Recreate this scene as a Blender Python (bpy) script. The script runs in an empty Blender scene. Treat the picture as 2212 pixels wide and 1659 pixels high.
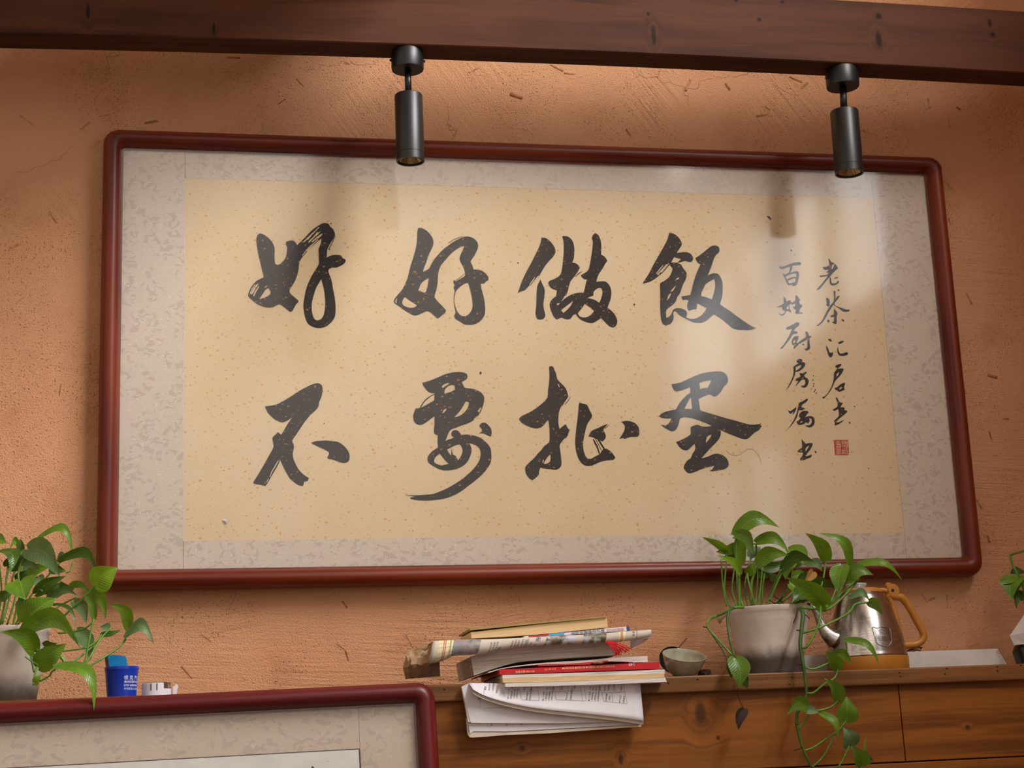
import bpy, bmesh, math, random
from mathutils import Vector, Matrix
from mathutils.geometry import tessellate_polygon
random.seed(11)
SC = bpy.context.scene
COL = SC.collection
Z0 = 2.0            # height of the picture's centre above the floor
# ------------------------------------------------------------------ camera
F, YAW, PITCH, ROLL = 3679.76, .2015, .2308, -.0483
CAM = Vector((-.6997, -3.0484, -.7809 + Z0))
_cy, _sy, _cp, _sp = math.cos(YAW), math.sin(YAW), math.cos(PITCH), math.sin(PITCH)
VW = Vector((_sy * _cp, _cy * _cp, _sp))
_rt = Vector((_cy, -_sy, 0)); _up = _rt.cross(VW)
VR = math.cos(ROLL) * _rt + math.sin(ROLL) * _up
VU = -math.sin(ROLL) * _rt + math.cos(ROLL) * _up
cam_data = bpy.data.cameras.new('camera')
cam = bpy.data.objects.new('camera', cam_data); COL.objects.link(cam)
cam_data.sensor_width = 36; cam_data.lens = F * 36 / 2212
cam_data.clip_start = .05
m = Matrix((VR, VU, -VW)).transposed().to_4x4(); m.translation = CAM
cam.matrix_world = m
SC.camera = cam
# ------------------------------------------------------------------ colour management, world, daylight
SC.view_settings.view_transform = 'Standard'; SC.view_settings.look = 'None'
SC.view_settings.gamma = 1; SC.view_settings.use_curve_mapping = False
SC.view_settings.exposure = 0.0
world = bpy.data.worlds.new('world'); SC.world = world
world.use_nodes = True
world.node_tree.nodes['Background'].inputs[0].default_value = (.75, .85, 1, 1)
world.node_tree.nodes['Background'].inputs[1].default_value = .6

def daylight(name, loc, direction, sx, sy, power, col=(1, .97, .92)):
    l = bpy.data.lights.new(name, 'AREA'); l.shape = 'RECTANGLE'; l.size = sx; l.size_y = sy
    l.energy = power; l.color = col
    o = bpy.data.objects.new(name, l); COL.objects.link(o)
    o.location = loc; o.rotation_euler = Vector(direction).to_track_quat('-Z', 'Y').to_euler()
    return o
XR = 1.45                               # right wall of the room
daylight('tall_window_daylight', (XR + .14, -2.4, Z0 + 2.38), (-1, 0, 0), 2.7, 1.2, 465, (1, .985, .96))
daylight('clerestory_daylight', (XR + .14, -2.9, Z0 + .98), (-1, 0, 0), 2.9, .6, 19, (1, .98, .96))
daylight('curtain_window_daylight', (XR + .14, -3.5, Z0 - .35), (-1, 0, 0), 1.5, 1.6, 12, (1, .98, .95))

# ------------------------------------------------------------------ pixel -> point on the plane y = Y (2212 x 1659 frame)
def ray(px, py):
    return (VW + VR * ((px - 1106) / F) - VU * ((py - 829.5) / F)).normalized()
def at(px, py, Y):
    d = ray(px, py)
    return CAM + d * ((Y - CAM.y) / d.y)
def mpp(px, py, Y):
    return (at(px + 1, py, Y) - at(px, py, Y)).length
C5 = lambda u, v: (1400 + u * .34304, 1090 + v * .34304)      # notes taken on enlarged crops of the photograph
C3 = lambda u, v: (u * .25316, 1140 + v * .25316)
C4 = lambda u, v: (860 + u * .27125, 1310 + v * .27125)
# ------------------------------------------------------------------ objects
def lin(h):
    h = h.lstrip('#'); out = []
    for i in (0, 2, 4):
        c = int(h[i:i + 2], 16) / 255
        out.append(c / 12.92 if c <= .04045 else ((c + .055) / 1.055) ** 2.4)
    return (*out, 1)
def link(name, data, parent=None):
    o = bpy.data.objects.new(name, data); COL.objects.link(o)
    if parent is not None: o.parent = parent
    return o
def thing(name, label, cat, loc=(0, 0, 0), group=None):
    o = link(name, None); o.location = loc; o.empty_display_size = .02
    o['label'] = label; o['category'] = cat
    if group: o['group'] = group
    return o
def tag(o, label, cat, group=None):
    o['label'] = label; o['category'] = cat
    if group: o['group'] = group
    return o
def mesh(name, vs, fs, mat=None, parent=None, smooth=False, uv=None):
    """vs in world coordinates; stored relative to the parent's place"""
    me = bpy.data.meshes.new(name)
    if parent is not None:
        off = Vector((0, 0, 0)); p = parent
        while p is not None: off += Vector(p.location); p = p.parent
        vs = [Vector(v) - off for v in vs]
    me.from_pydata([tuple(v) for v in vs], [], fs)
    if uv is not None:
        l = me.uv_layers.new(name='UVMap')
        for lp in me.loops: l.data[lp.index].uv = uv[lp.vertex_index]
    bm = bmesh.new(); bm.from_mesh(me); bmesh.ops.recalc_face_normals(bm, faces=bm.faces); bm.to_mesh(me); bm.free()
    if smooth:
        for p in me.polygons: p.use_smooth = True
    if mat: me.materials.append(mat)
    return link(name, me, parent)
def bevel(o, w=.002, seg=2):
    b = o.modifiers.new('bevel', 'BEVEL'); b.width = w; b.segments = seg; b.limit_method = 'ANGLE'
    return o
def box(name, lo, hi, mat, parent=None, bev=0, rot=None):
    lo = Vector(lo); hi = Vector(hi); c = (lo + hi) / 2; h = (hi - lo) / 2
    vs = [Vector((sx * h.x, sy * h.y, sz * h.z)) for sx in (-1, 1) for sy in (-1, 1) for sz in (-1, 1)]
    if rot: vs = [rot @ v for v in vs]
    vs = [v + c for v in vs]
    fs = [(0, 1, 3, 2), (4, 6, 7, 5), (0, 4, 5, 1), (2, 3, 7, 6), (0, 2, 6, 4), (1, 5, 7, 3)]
    o = mesh(name, vs, fs, mat, parent)
    return bevel(o, bev) if bev else o
def spline(pts, n=4, closed=False):
    """Catmull-Rom through vectors of any length"""
    P = [tuple(p) for p in pts]; N = len(P); out = []
    rng = range(N) if closed else range(N - 1)
    for i in rng:
        g = (lambda k: P[k % N]) if closed else (lambda k: P[min(max(k, 0), N - 1)])
        a, b, c, d = g(i - 1), g(i), g(i + 1), g(i + 2)
        for s in range(n):
            t = s / n
            out.append(tuple(.5 * ((2 * b[k]) + (c[k] - a[k]) * t + (2 * a[k] - 5 * b[k] + 4 * c[k] - d[k]) * t * t
                                   + (3 * b[k] - a[k] - 3 * c[k] + d[k]) * t ** 3) for k in range(len(b))))
    if not closed: out.append(P[-1])
    return out
def tube(name, pts, rad, mat, parent=None, n=8, sm=4, closed=False):
    """pts world, rad one number or one per point"""
    if not isinstance(rad, (list, tuple)): rad = [rad] * len(pts)
    q = spline([(*p, r) for p, r in zip(pts, rad)], sm, closed) if len(pts) > 2 else [(*p, r) for p, r in zip(pts, rad)]
    vs, fs = [], []
    K = len(q); ref = None
    for i, p in enumerate(q):
        c = Vector(p[:3])
        a = Vector(q[(i - 1) % K if closed else max(i - 1, 0)][:3]); b = Vector(q[(i + 1) % K if closed else min(i + 1, K - 1)][:3])
        t = (b - a).normalized()
        if ref is None: ref = t.orthogonal().normalized()
        u = (ref - t * ref.dot(t)).normalized(); ref = u; w = t.cross(u)
        for k in range(n):
            an = 2 * math.pi * k / n
            vs.append(c + (u * math.cos(an) + w * math.sin(an)) * p[3])
    for i in range(K if closed else K - 1):
        for k in range(n):
            a, b = i * n + k, i * n + (k + 1) % n
            c, d = ((i + 1) % K) * n + (k + 1) % n, ((i + 1) % K) * n + k
            fs.append((a, b, c, d))
    if not closed: fs += [tuple(range(n)), tuple(range((K - 1) * n, K * n))]
    return mesh(name, vs, fs, mat, parent, True)
def lathe(name, prof, c, mat, parent=None, n=48, cap=True, a0=0, a1=2 * math.pi, axis=None):
    """prof = [(radius, height)], c = centre of the base; axis tilts it"""
    full = abs(a1 - a0 - 2 * math.pi) < 1e-6
    vs, fs, uv = [], [], []
    M = (Vector(axis).to_track_quat('Z', 'Y').to_matrix() if axis else Matrix.Identity(3))
    m = n if full else n + 1
    for j, (r, h) in enumerate(prof):
        for k in range(m):
            an = a0 + (a1 - a0) * k / n
            vs.append(Vector(c) + M @ Vector((r * math.cos(an), r * math.sin(an), h))); uv.append((k / n, j / max(1, len(prof) - 1)))
    for i in range(len(prof) - 1):
        for k in range(n):
            k2 = (k + 1) % m if full else k + 1
            fs.append((i * m + k, i * m + k2, (i + 1) * m + k2, (i + 1) * m + k))
    if cap and full:
        fs += [tuple(range(m)), tuple(range((len(prof) - 1) * m, len(prof) * m))]
    o = mesh(name, vs, fs, mat, parent, True, uv)
    es = o.modifiers.new('edges', 'EDGE_SPLIT'); es.split_angle = math.radians(40)
    return o
def sheet(name, rows, mat, parent=None, thick=0, smooth=True):
    """rows of world points, same length"""
    R, K = len(rows), len(rows[0])
    vs = [p for r in rows for p in r]
    uv = [(k / (K - 1), 1 - i / (R - 1)) for i in range(R) for k in range(K)]
    fs = [(i * K + k, i * K + k + 1, (i + 1) * K + k + 1, (i + 1) * K + k) for i in range(R - 1) for k in range(K - 1)]
    o = mesh(name, vs, fs, mat, parent, smooth, uv)
    if thick:
        s = o.modifiers.new('solid', 'SOLIDIFY'); s.thickness = thick; s.offset = 0
    return o
def slab(name, outline, Yf, Yb, mat, parent=None, bev=0):
    """an outline (pixels) standing at depth Yf, carried straight back to Yb"""
    f = [at(u, v, Yf) for u, v in outline]; n = len(f)
    b = [Vector((p.x, Yb, p.z)) for p in f]
    tris = tessellate_polygon([f])
    fs = [tuple(t) for t in tris] + [tuple(n + i for i in t) for t in tris] + [(i, (i + 1) % n, n + (i + 1) % n, n + i) for i in range(n)]
    o = mesh(name, f + b, fs, mat, parent)
    return bevel(o, bev) if bev else o
def text_verts(body, size, align='LEFT'):
    cu = bpy.data.curves.new('tmp', 'FONT'); cu.body = body; cu.size = size; cu.align_x = align; cu.resolution_u = 2
    o = link('tmp', cu)
    me = bpy.data.meshes.new_from_object(o.evaluated_get(bpy.context.evaluated_depsgraph_get()))
    vs = [v.co.copy() for v in me.vertices]; fs = [tuple(p.vertices) for p in me.polygons]
    bpy.data.objects.remove(o); bpy.data.curves.remove(cu); bpy.data.meshes.remove(me)
    return vs, fs
def text(name, body, size, fn, mat, parent):
    vs, fs = text_verts(body, size)
    return mesh(name, [fn(v.x, v.y) for v in vs], fs, mat, parent) if vs else None
# ------------------------------------------------------------------ materials
class NT:
    def __init__(s, name):
        s.m = bpy.data.materials.new(name); s.m.use_nodes = True; s.t = s.m.node_tree; s.n = s.t.nodes
        s.b = s.n['Principled BSDF']; s.out = s.n['Material Output']; s._co = None
    def new(s, kind, **kw):
        x = s.n.new(kind)
        for k, v in kw.items(): setattr(x, k, v)
        return x
    def put(s, sock, v):
        if isinstance(v, bpy.types.NodeSocket): s.t.links.new(v, sock)
        elif v is not None: sock.default_value = v
    def co(s, kind='Object'):
        if s._co is None: s._co = s.new('ShaderNodeTexCoord')
        return s._co.outputs[kind]
    def geo(s):
        return s.new('ShaderNodeNewGeometry').outputs['Position']
    def map(s, v, scale=(1, 1, 1), rot=(0, 0, 0), loc=(0, 0, 0)):
        x = s.new('ShaderNodeMapping'); s.put(x.inputs[0], v)
        x.inputs['Scale'].default_value = scale; x.inputs['Rotation'].default_value = rot; x.inputs['Location'].default_value = loc
        return x.outputs[0]
    def noise(s, v, scale=5, detail=3, rough=.5, dist=0, out=0):
        x = s.new('ShaderNodeTexNoise'); s.put(x.inputs['Vector'], v); x.inputs['Scale'].default_value = scale
        x.inputs['Detail'].default_value = detail; x.inputs['Roughness'].default_value = rough; x.inputs['Distortion'].default_value = dist
        return x.outputs[out]
    def vor(s, v, scale=5, feature='F1', out='Distance', rnd=1):
        x = s.new('ShaderNodeTexVoronoi', feature=feature); s.put(x.inputs['Vector'], v); x.inputs['Scale'].default_value = scale
        x.inputs['Randomness'].default_value = rnd
        return x.outputs[out]
    def vor2(s, v, scale=5, out='Distance', feature='F1'):
        q = s.sep(v)
        x = s.new('ShaderNodeTexVoronoi', feature=feature, voronoi_dimensions='2D'); s.put(x.inputs['Vector'], s.com(q[0], q[2], 0)); x.inputs['Scale'].default_value = scale
        return x.outputs[out]
    def math(s, op, a, b=None, c=None):
        x = s.new('ShaderNodeMath', operation=op); s.put(x.inputs[0], a)
        if b is not None: s.put(x.inputs[1], b)
        if c is not None: s.put(x.inputs[2], c)
        return x.outputs[0]
    def vmath(s, op, a, b=None, out=0):
        x = s.new('ShaderNodeVectorMath', operation=op); s.put(x.inputs[0], a)
        if b is not None: s.put(x.inputs[1], b)
        return x.outputs[out]
    def rng(s, v, a, b, c=0, d=1, smooth=True):
        x = s.new('ShaderNodeMapRange'); x.interpolation_type = 'SMOOTHSTEP' if smooth else 'LINEAR'
        s.put(x.inputs[0], v)
        for i, q in zip((1, 2, 3, 4), (a, b, c, d)): s.put(x.inputs[i], q)
        return x.outputs[0]
    def mix(s, f, a, b, kind='MIX'):
        x = s.new('ShaderNodeMix', data_type='RGBA', blend_type=kind)
        s.put(x.inputs[0], f)
        s.put(x.inputs[6], lin(a) if isinstance(a, str) else a); s.put(x.inputs[7], lin(b) if isinstance(b, str) else b)
        return x.outputs[2]
    def sep(s, v):
        x = s.new('ShaderNodeSeparateXYZ'); s.put(x.inputs[0], v); return x.outputs
    def com(s, x_, y_, z_):
        x = s.new('ShaderNodeCombineXYZ')
        for i, q in enumerate((x_, y_, z_)): s.put(x.inputs[i], q)
        return x.outputs[0]
    def bump(s, h, dist=.001, strength=1, prev=None):
        x = s.new('ShaderNodeBump'); s.put(x.inputs['Height'], h); x.inputs['Distance'].default_value = dist
        x.inputs['Strength'].default_value = strength
        if prev is not None: s.put(x.inputs['Normal'], prev)
        return x.outputs[0]
    def fin(s, col=None, rough=None, normal=None, metal=None, spec=None, **kw):
        s.put(s.b.inputs['Base Color'], lin(col) if isinstance(col, str) else col)
        s.put(s.b.inputs['Roughness'], rough)
        if normal is not None: s.put(s.b.inputs['Normal'], normal)
        s.put(s.b.inputs['Metallic'], metal); s.put(s.b.inputs['Specular IOR Level'], spec)
        for k, v in kw.items(): s.put(s.b.inputs[k.replace('_', ' ')], v)
        return s.m
def plain(name, col, rough=.5, metal=0, spec=.5, var=.12, scale=40, bumpd=0):
    """a plain colour with faint mottling"""
    t = NT(name); n = t.noise(t.co(), scale, 4)
    c = t.mix(t.rng(n, .3, .7), lin(col), tuple(x * (1 - var) for x in lin(col)[:3]) + (1,))
    return t.fin(c, rough, t.bump(n, bumpd) if bumpd else None, metal, spec)

def mat_plaster():
    t = NT('clay_plaster'); p = t.geo()
    big = t.noise(p, 2.2, 4); mid = t.noise(p, 9, 5)
    c = t.mix(t.rng(big, .3, .7), '#cd9a74', '#c28e69')
    c = t.mix(t.rng(mid, .5, .75, 0, .5), c, '#b67f5a')
    # trowel scratches: three sets of streaks, each showing in patches of its own
    def streak(ang, sc, off):
        q = t.map(p, (1, 1, 1), (0, ang, 0)); q = t.map(q, (sc * .045, sc, sc), (0, 0, 0), (off, 0, off))
        return t.noise(q, 1, 4, .6, .3)
    m1 = t.rng(t.noise(p, 3.1, 2), .45, .6); m2 = t.rng(t.noise(t.map(p, loc=(4, 0, 2)), 2.7, 2), .48, .62)
    z = t.sep(p)[2]
    top = t.math('MAXIMUM', t.rng(z, Z0 + .15, Z0 + .45), t.rng(t.sep(p)[0], -.80, -.9))
    s1 = streak(math.radians(-55), 95, 0); s2 = streak(math.radians(48), 105, 3); s3 = streak(math.radians(9), 95, 7); s4 = streak(math.radians(-4), 120, 11)
    sd = t.math('ADD', t.math('MULTIPLY', s1, m1), t.math('MULTIPLY', s2, t.math('SUBTRACT', 1, m1)))
    sh = t.math('ADD', t.math('MULTIPLY', s3, m2), t.math('MULTIPLY', s4, t.math('SUBTRACT', 1, m2)))
    mx = t.new('ShaderNodeMix', data_type='FLOAT'); t.put(mx.inputs[0], top); t.put(mx.inputs[2], sh); t.put(mx.inputs[3], sd)
    st = mx.outputs[0]
    grain = t.noise(p, 320, 4, .6)
    fine = t.noise(p, 520, 2)
    wpt = t.vmath('ADD', p, t.vmath('MULTIPLY', t.vmath('SUBTRACT', t.noise(p, 110, 2, out=1), (.5, .5, .5)), (.006, .006, .006)))
    def pits(sc, r0, pr):
        d = t.vor2(wpt, sc); cc = t.sep(t.vor2(wpt, sc, 'Color'))
        return t.math('MULTIPLY', t.rng(d, r0 * .4, r0, 1, 0), t.math('GREATER_THAN', cc[0], pr))
    pit = t.math('MAXIMUM', pits(130, .22, .72), pits(260, .24, .6))
    pit = t.math('MULTIPLY', pit, t.rng(t.noise(t.map(p, loc=(1, 6, 3)), 7, 3), .38, .6))
    # hairline cracks
    wp = t.vmath('ADD', p, t.vmath('MULTIPLY', t.vmath('SUBTRACT', t.noise(p, 14, 4, out=1), (.5, .5, .5)), (.09, .09, .09)))
    ck = t.vor2(wp, 3.4, 'Distance', 'DISTANCE_TO_EDGE')
    crack = t.math('MULTIPLY', t.rng(ck, .0, .004, .8, 0), t.rng(t.noise(t.map(p, loc=(9, 1, 5)), 6, 3), .5, .6))
    c = t.mix(t.math('MULTIPLY', pit, .5), c, '#8a5433')
    c = t.mix(t.math('MULTIPLY', crack, .5), c, '#7a4526')
    c = t.mix(t.rng(grain, .55, .75, 0, .3), c, '#ddb391')
    c = t.mix(t.rng(grain, .45, .25, 0, .3), c, '#a07050')
    h = t.math('ADD', t.math('MULTIPLY', st, t.rng(t.noise(t.map(p, loc=(3, 8, 6)), 4.5, 3),   .36, .62, .9, 2.6)), t.math('MULTIPLY', grain, 1.15))
    h = t.math('ADD', h, t.math('MULTIPLY', fine, .3))
    h = t.math('SUBTRACT', h, t.math('MULTIPLY', pit, .8)); h = t.math('SUBTRACT', h, t.math('MULTIPLY', crack, .8))
    return t.fin(c, .95, t.bump(h, .0032, .7), spec=.12)

def mat_wood(name, c1, c2, c3, knots=(), rough=.5, grain=1.0, axis='x', sheen=.5, rays=.35, holes=()):
    """boards with grain along x; knots = (x, z, rx, rz) in world metres"""
    t = NT(name); p = t.geo(); s = t.sep(p)
    mask = None; warp = None
    for (kx, kz, rx, rz) in knots:
        dx = t.math('MULTIPLY', t.math('SUBTRACT', s[0], kx), 1 / rx); dz = t.math('MULTIPLY', t.math('SUBTRACT', s[2], kz), 1 / rz)
        d = t.math('SQRT', t.math('ADD', t.math('MULTIPLY', dx, dx), t.math('MULTIPLY', dz, dz)))
        mk = t.rng(d, .5, 1.25, 1, 0); wp = t.math('MULTIPLY', t.rng(d, .4, 4, 1, 0), rz * 2.2)
        wz = t.math('MULTIPLY', wp, t.rng(t.math('SUBTRACT', s[2], kz), -rz, rz, -1, 1))
        mask = mk if mask is None else t.math('MAXIMUM', mask, mk)
        warp = wz if warp is None else t.math('ADD', warp, wz)
    q = p
    if warp is not None: q = t.vmath('SUBTRACT', p, t.com(0, 0, warp))
    wob = t.noise(t.map(q, (1.4, 3, 3)), 1, 2)
    qz = t.math('ADD', t.sep(q)[2], t.math('MULTIPLY', wob, .035))
    y = t.sep(q)[1]
    qq = t.com(t.math('MULTIPLY', s[0], 1.6), t.math('MULTIPLY', y, 60), t.math('MULTIPLY', qz, 70 * grain))
    g = t.noise(qq, 1, 4, .6, .4)
    fine = t.noise(t.com(t.math('MULTIPLY', s[0], 9), t.math('MULTIPLY', y, 300), t.math('MULTIPLY', qz, 420)), 1, 3, .6)
    big = t.noise(t.map(p, (1.5, 2, 7)), 1, 3)
    c = t.mix(t.rng(g, .4, .62), c1, c2)
    c = t.mix(t.rng(big, .4, .7, 0, .75), c, c3)
    c = t.mix(t.rng(fine, .5, .72, 0, rays), c, tuple(v * .55 for v in lin(c2)[:3]) + (1,))
    if mask is not None:
        c = t.mix(t.math('MULTIPLY', mask, .85), c, tuple(v * .3 for v in lin(c2)[:3]) + (1,))
    h = t.math('ADD', t.math('MULTIPLY', g, .5), t.math('MULTIPLY', fine, .5))
    return t.fin(c, rough, t.bump(h, .0006, .6), spec=sheen)

def mat_lacquer(name, c1, c2, c3):
    t = NT(name); uv = t.co('UV')
    g = t.noise(t.map(uv, (2.2, 9, 1)), 1, 4, .6, .5)
    f = t.noise(t.map(uv, (14, 60, 1)), 1, 3, .6)
    b = t.noise(t.map(uv, (1.1, 1, 1)), 1, 3)
    c = t.mix(t.rng(g, .35, .7), c1, c2)
    c = t.mix(t.rng(b, .42, .66, 0, .8), c, c3)
    c = t.mix(t.rng(f, .5, .8, 0, .35), c, tuple(v * .4 for v in lin(c1)[:3]) + (1,))
    return t.fin(c, .38, t.bump(f, .0003, .35), spec=.32)

def fleck_mask(t, p):
    w = t.vmath('ADD', p, t.vmath('MULTIPLY', t.vmath('SUBTRACT', t.noise(p, 300, 2, out=1), (.5, .5, .5)), (.0042, .0042, .0042)))
    tot = None
    for sc, r0, off, pr in ((62, .15, (0, 0, 0), .35), (100, .16, (3, 0, 1), .5), (170, .15, (7, 0, 4), .55)):
        q = t.map(w, (1, 1, 1.3), (0, .5, 0), off)
        d = t.vor2(q, sc); cc = t.sep(t.vor2(q, sc, 'Color'))
        r = t.math('MULTIPLY', t.math('POWER', cc[0], 1.6), r0)
        mk = t.math('MULTIPLY', t.math('LESS_THAN', d, r), t.math('GREATER_THAN', cc[1], pr))
        tot = mk if tot is None else t.math('MAXIMUM', tot, mk)
    return tot
def mat_paper_gold():
    t = NT('gold_flecked_paper'); p = t.geo()
    n = t.noise(p, 3, 4); n2 = t.noise(p, 300, 3)
    c = t.mix(t.rng(n, .35, .65), '#d6be9e', '#d0b692')
    c = t.mix(t.rng(n2, .5, .8, 0, .25), c, '#e6d2b4')
    c = t.mix(t.math('MULTIPLY', fleck_mask(t, p), .8), c, '#cb9140')
    st = t.math('MULTIPLY', t.rng(t.noise(t.map(p, loc=(2, 0, 9)), 7, 5), .66, .8), .25)
    c = t.mix(st, c, '#b08a45')
    return t.fin(c, .7, t.bump(n2, .0002, .4), spec=.2)
def mat_ink():
    t = NT('brush_ink'); p = t.geo()
    n = t.noise(p, 120, 4)
    c = t.mix(t.rng(n, .3, .7), '#262122', '#2f2a2a')
    c = t.mix(t.math('MULTIPLY', fleck_mask(t, p), .75), c, '#a5762f')
    return t.fin(c, .75, spec=.2)
def mat_brocade(name='silk_brocade', base='#c9b7a8', dark='#b3a092', light='#d9cbbe', sc=1.0):
    t = NT(name); p = t.geo()
    w = t.vmath('ADD', p, t.vmath('MULTIPLY', t.vmath('SUBTRACT', t.noise(p, 60 * sc, 1, out=1), (.5, .5, .5)), (.022, .022, .022)))
    n = t.noise(t.map(w, (1, 1, 1.5)), 88 * sc, 1, .35, .4)
    n2 = t.noise(t.map(w, (1.2, 1, 1.5), (0, .6, 0), (3, 0, 2)), 120 * sc, 0, .4, .5)
    pt = t.rng(t.noise(t.map(p, loc=(5, 0, 1)), 26 * sc, 1), .44, .50)
    blob = t.math('MULTIPLY', t.rng(n, .53, .56), pt)
    lines = lambda q, c, wd: t.rng(t.math('ABSOLUTE', t.math('SUBTRACT', q, c)), wd * .3, wd, 1, 0)
    ln = t.math('MAXIMUM', lines(n, .52, .016), t.math('MULTIPLY', t.math('MAXIMUM', lines(n2, .5, .02), lines(n2, .58, .018)), t.rng(n, .42, .47, 1, .25)))
    c = t.mix(t.math('MULTIPLY', blob, .7), base, dark)
    c = t.mix(t.math('MULTIPLY', ln, .7), c, light)
    wv = t.noise(t.map(p, (900, 1, 50)), 1, 2)
    c = t.mix(t.rng(wv, .45, .7, 0, .12), c, dark)
    r = t.math('SUBTRACT', .6, t.math('MULTIPLY', t.math('MAXIMUM', blob, ln), .22))
    return t.fin(c, r, t.bump(t.math('ADD', t.math('MULTIPLY', ln, .8), t.math('MULTIPLY', wv, .4)), .0003, .5), spec=.4)
def mat_glass(name='picture_glass'):
    t = NT(name); t.n.remove(t.b)
    fr = t.new('ShaderNodeFresnel'); fr.inputs[0].default_value = 1.5
    tr = t.new('ShaderNodeBsdfTransparent'); tr.inputs[0].default_value = (.97, .975, .97, 1)
    gl = t.new('ShaderNodeBsdfGlossy'); gl.inputs['Roughness'].default_value = .09
    p = t.geo(); h = t.noise(p, 5, 2)
    t.put(gl.inputs['Normal'], t.bump(h, .004, .12))
    mx = t.new('ShaderNodeMixShader'); t.put(mx.inputs[0], t.math('MULTIPLY', t.math('MULTIPLY', fr.outputs[0], 1.7), t.math('SUBTRACT', 1, t.new('ShaderNodeNewGeometry').outputs['Backfacing']))); t.put(mx.inputs[1], tr.outputs[0]); t.put(mx.inputs[2], gl.outputs[0])
    t.put(t.out.inputs[0], mx.outputs[0])
    return t.m
def mat_leaf(name, c1, c2, rough=.32, trans=.28, rib='#a9bf5e'):
    t = NT(name); uv = t.co('UV'); s = t.sep(uv)
    oi = t.new('ShaderNodeObjectInfo')
    n = t.noise(t.co(), 45, 4)
    c = t.mix(t.rng(n, .3, .7), c1, c2)
    c = t.mix(t.math('MULTIPLY', oi.outputs['Random'], .45), c, tuple(v * .55 for v in lin(c1)[:3]) + (1,))
    a = t.math('ABSOLUTE', t.math('SUBTRACT', s[1], .5))
    ribm = t.rng(a, .006, .02, .35, 0)
    vein = t.math('SINE', t.math('MULTIPLY', t.math('SUBTRACT', s[0], t.math('MULTIPLY', a, .55)), 75))
    c = t.mix(ribm, c, rib)
    c = t.mix(t.rng(vein, .6, 1, 0, .10), c, rib)
    t.fin(c, rough, t.bump(t.math('SUBTRACT', t.math('MULTIPLY', vein, .25), ribm), .0007, .5), spec=.45)
    tl = t.new('ShaderNodeBsdfTranslucent'); t.put(tl.inputs[0], t.mix(.5, c, '#93b51a'))
    mx = t.new('ShaderNodeMixShader'); mx.inputs[0].default_value = trans
    t.put(mx.inputs[1], t.b.outputs[0]); t.put(mx.inputs[2], tl.outputs[0]); t.put(t.out.inputs[0], mx.outputs[0])
    return t.m
def mat_pages(name, c1, c2, ang=0, freq=1100):
    """edges of a block of paper: fine lines along the length"""
    t = NT(name); p = t.map(t.geo(), (1, 1, 1), (0, ang, 0))
    n = t.noise(t.map(p, (9, 20, freq)), 1, 3, .65)
    b = t.noise(p, 22, 4)
    c = t.mix(t.rng(n, .35, .7), c1, c2)
    c = t.mix(t.rng(b, .5, .8, 0, .3), c, c2)
    return t.fin(c, .85, t.bump(n, .0006, .6), spec=.2)
def mat_stained_pot(name, z_lo, z_hi, base='#cfc5bb', dirt='#2a1c11'):
    """white plastic, soil showing through the lower part and scuffs on it"""
    t = NT(name); p = t.geo(); z = t.sep(p)[2]
    n = t.noise(p, 26, 5, .65); n2 = t.noise(t.map(p, (3, 3, 1)), 18, 4)
    lvl = t.math('ADD', z, t.math('MULTIPLY', t.math('SUBTRACT', n, .5), .028))
    d = t.rng(lvl, z_lo, z_hi, 1, 0)
    c = t.mix(t.rng(n2, .45, .75, 0, .45), base, '#a0958a')
    c = t.mix(t.math('MULTIPLY', d, .93), c, dirt)
    return t.fin(c, .5, t.bump(n2, .0006, .3), spec=.25)
MT = {}
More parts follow.
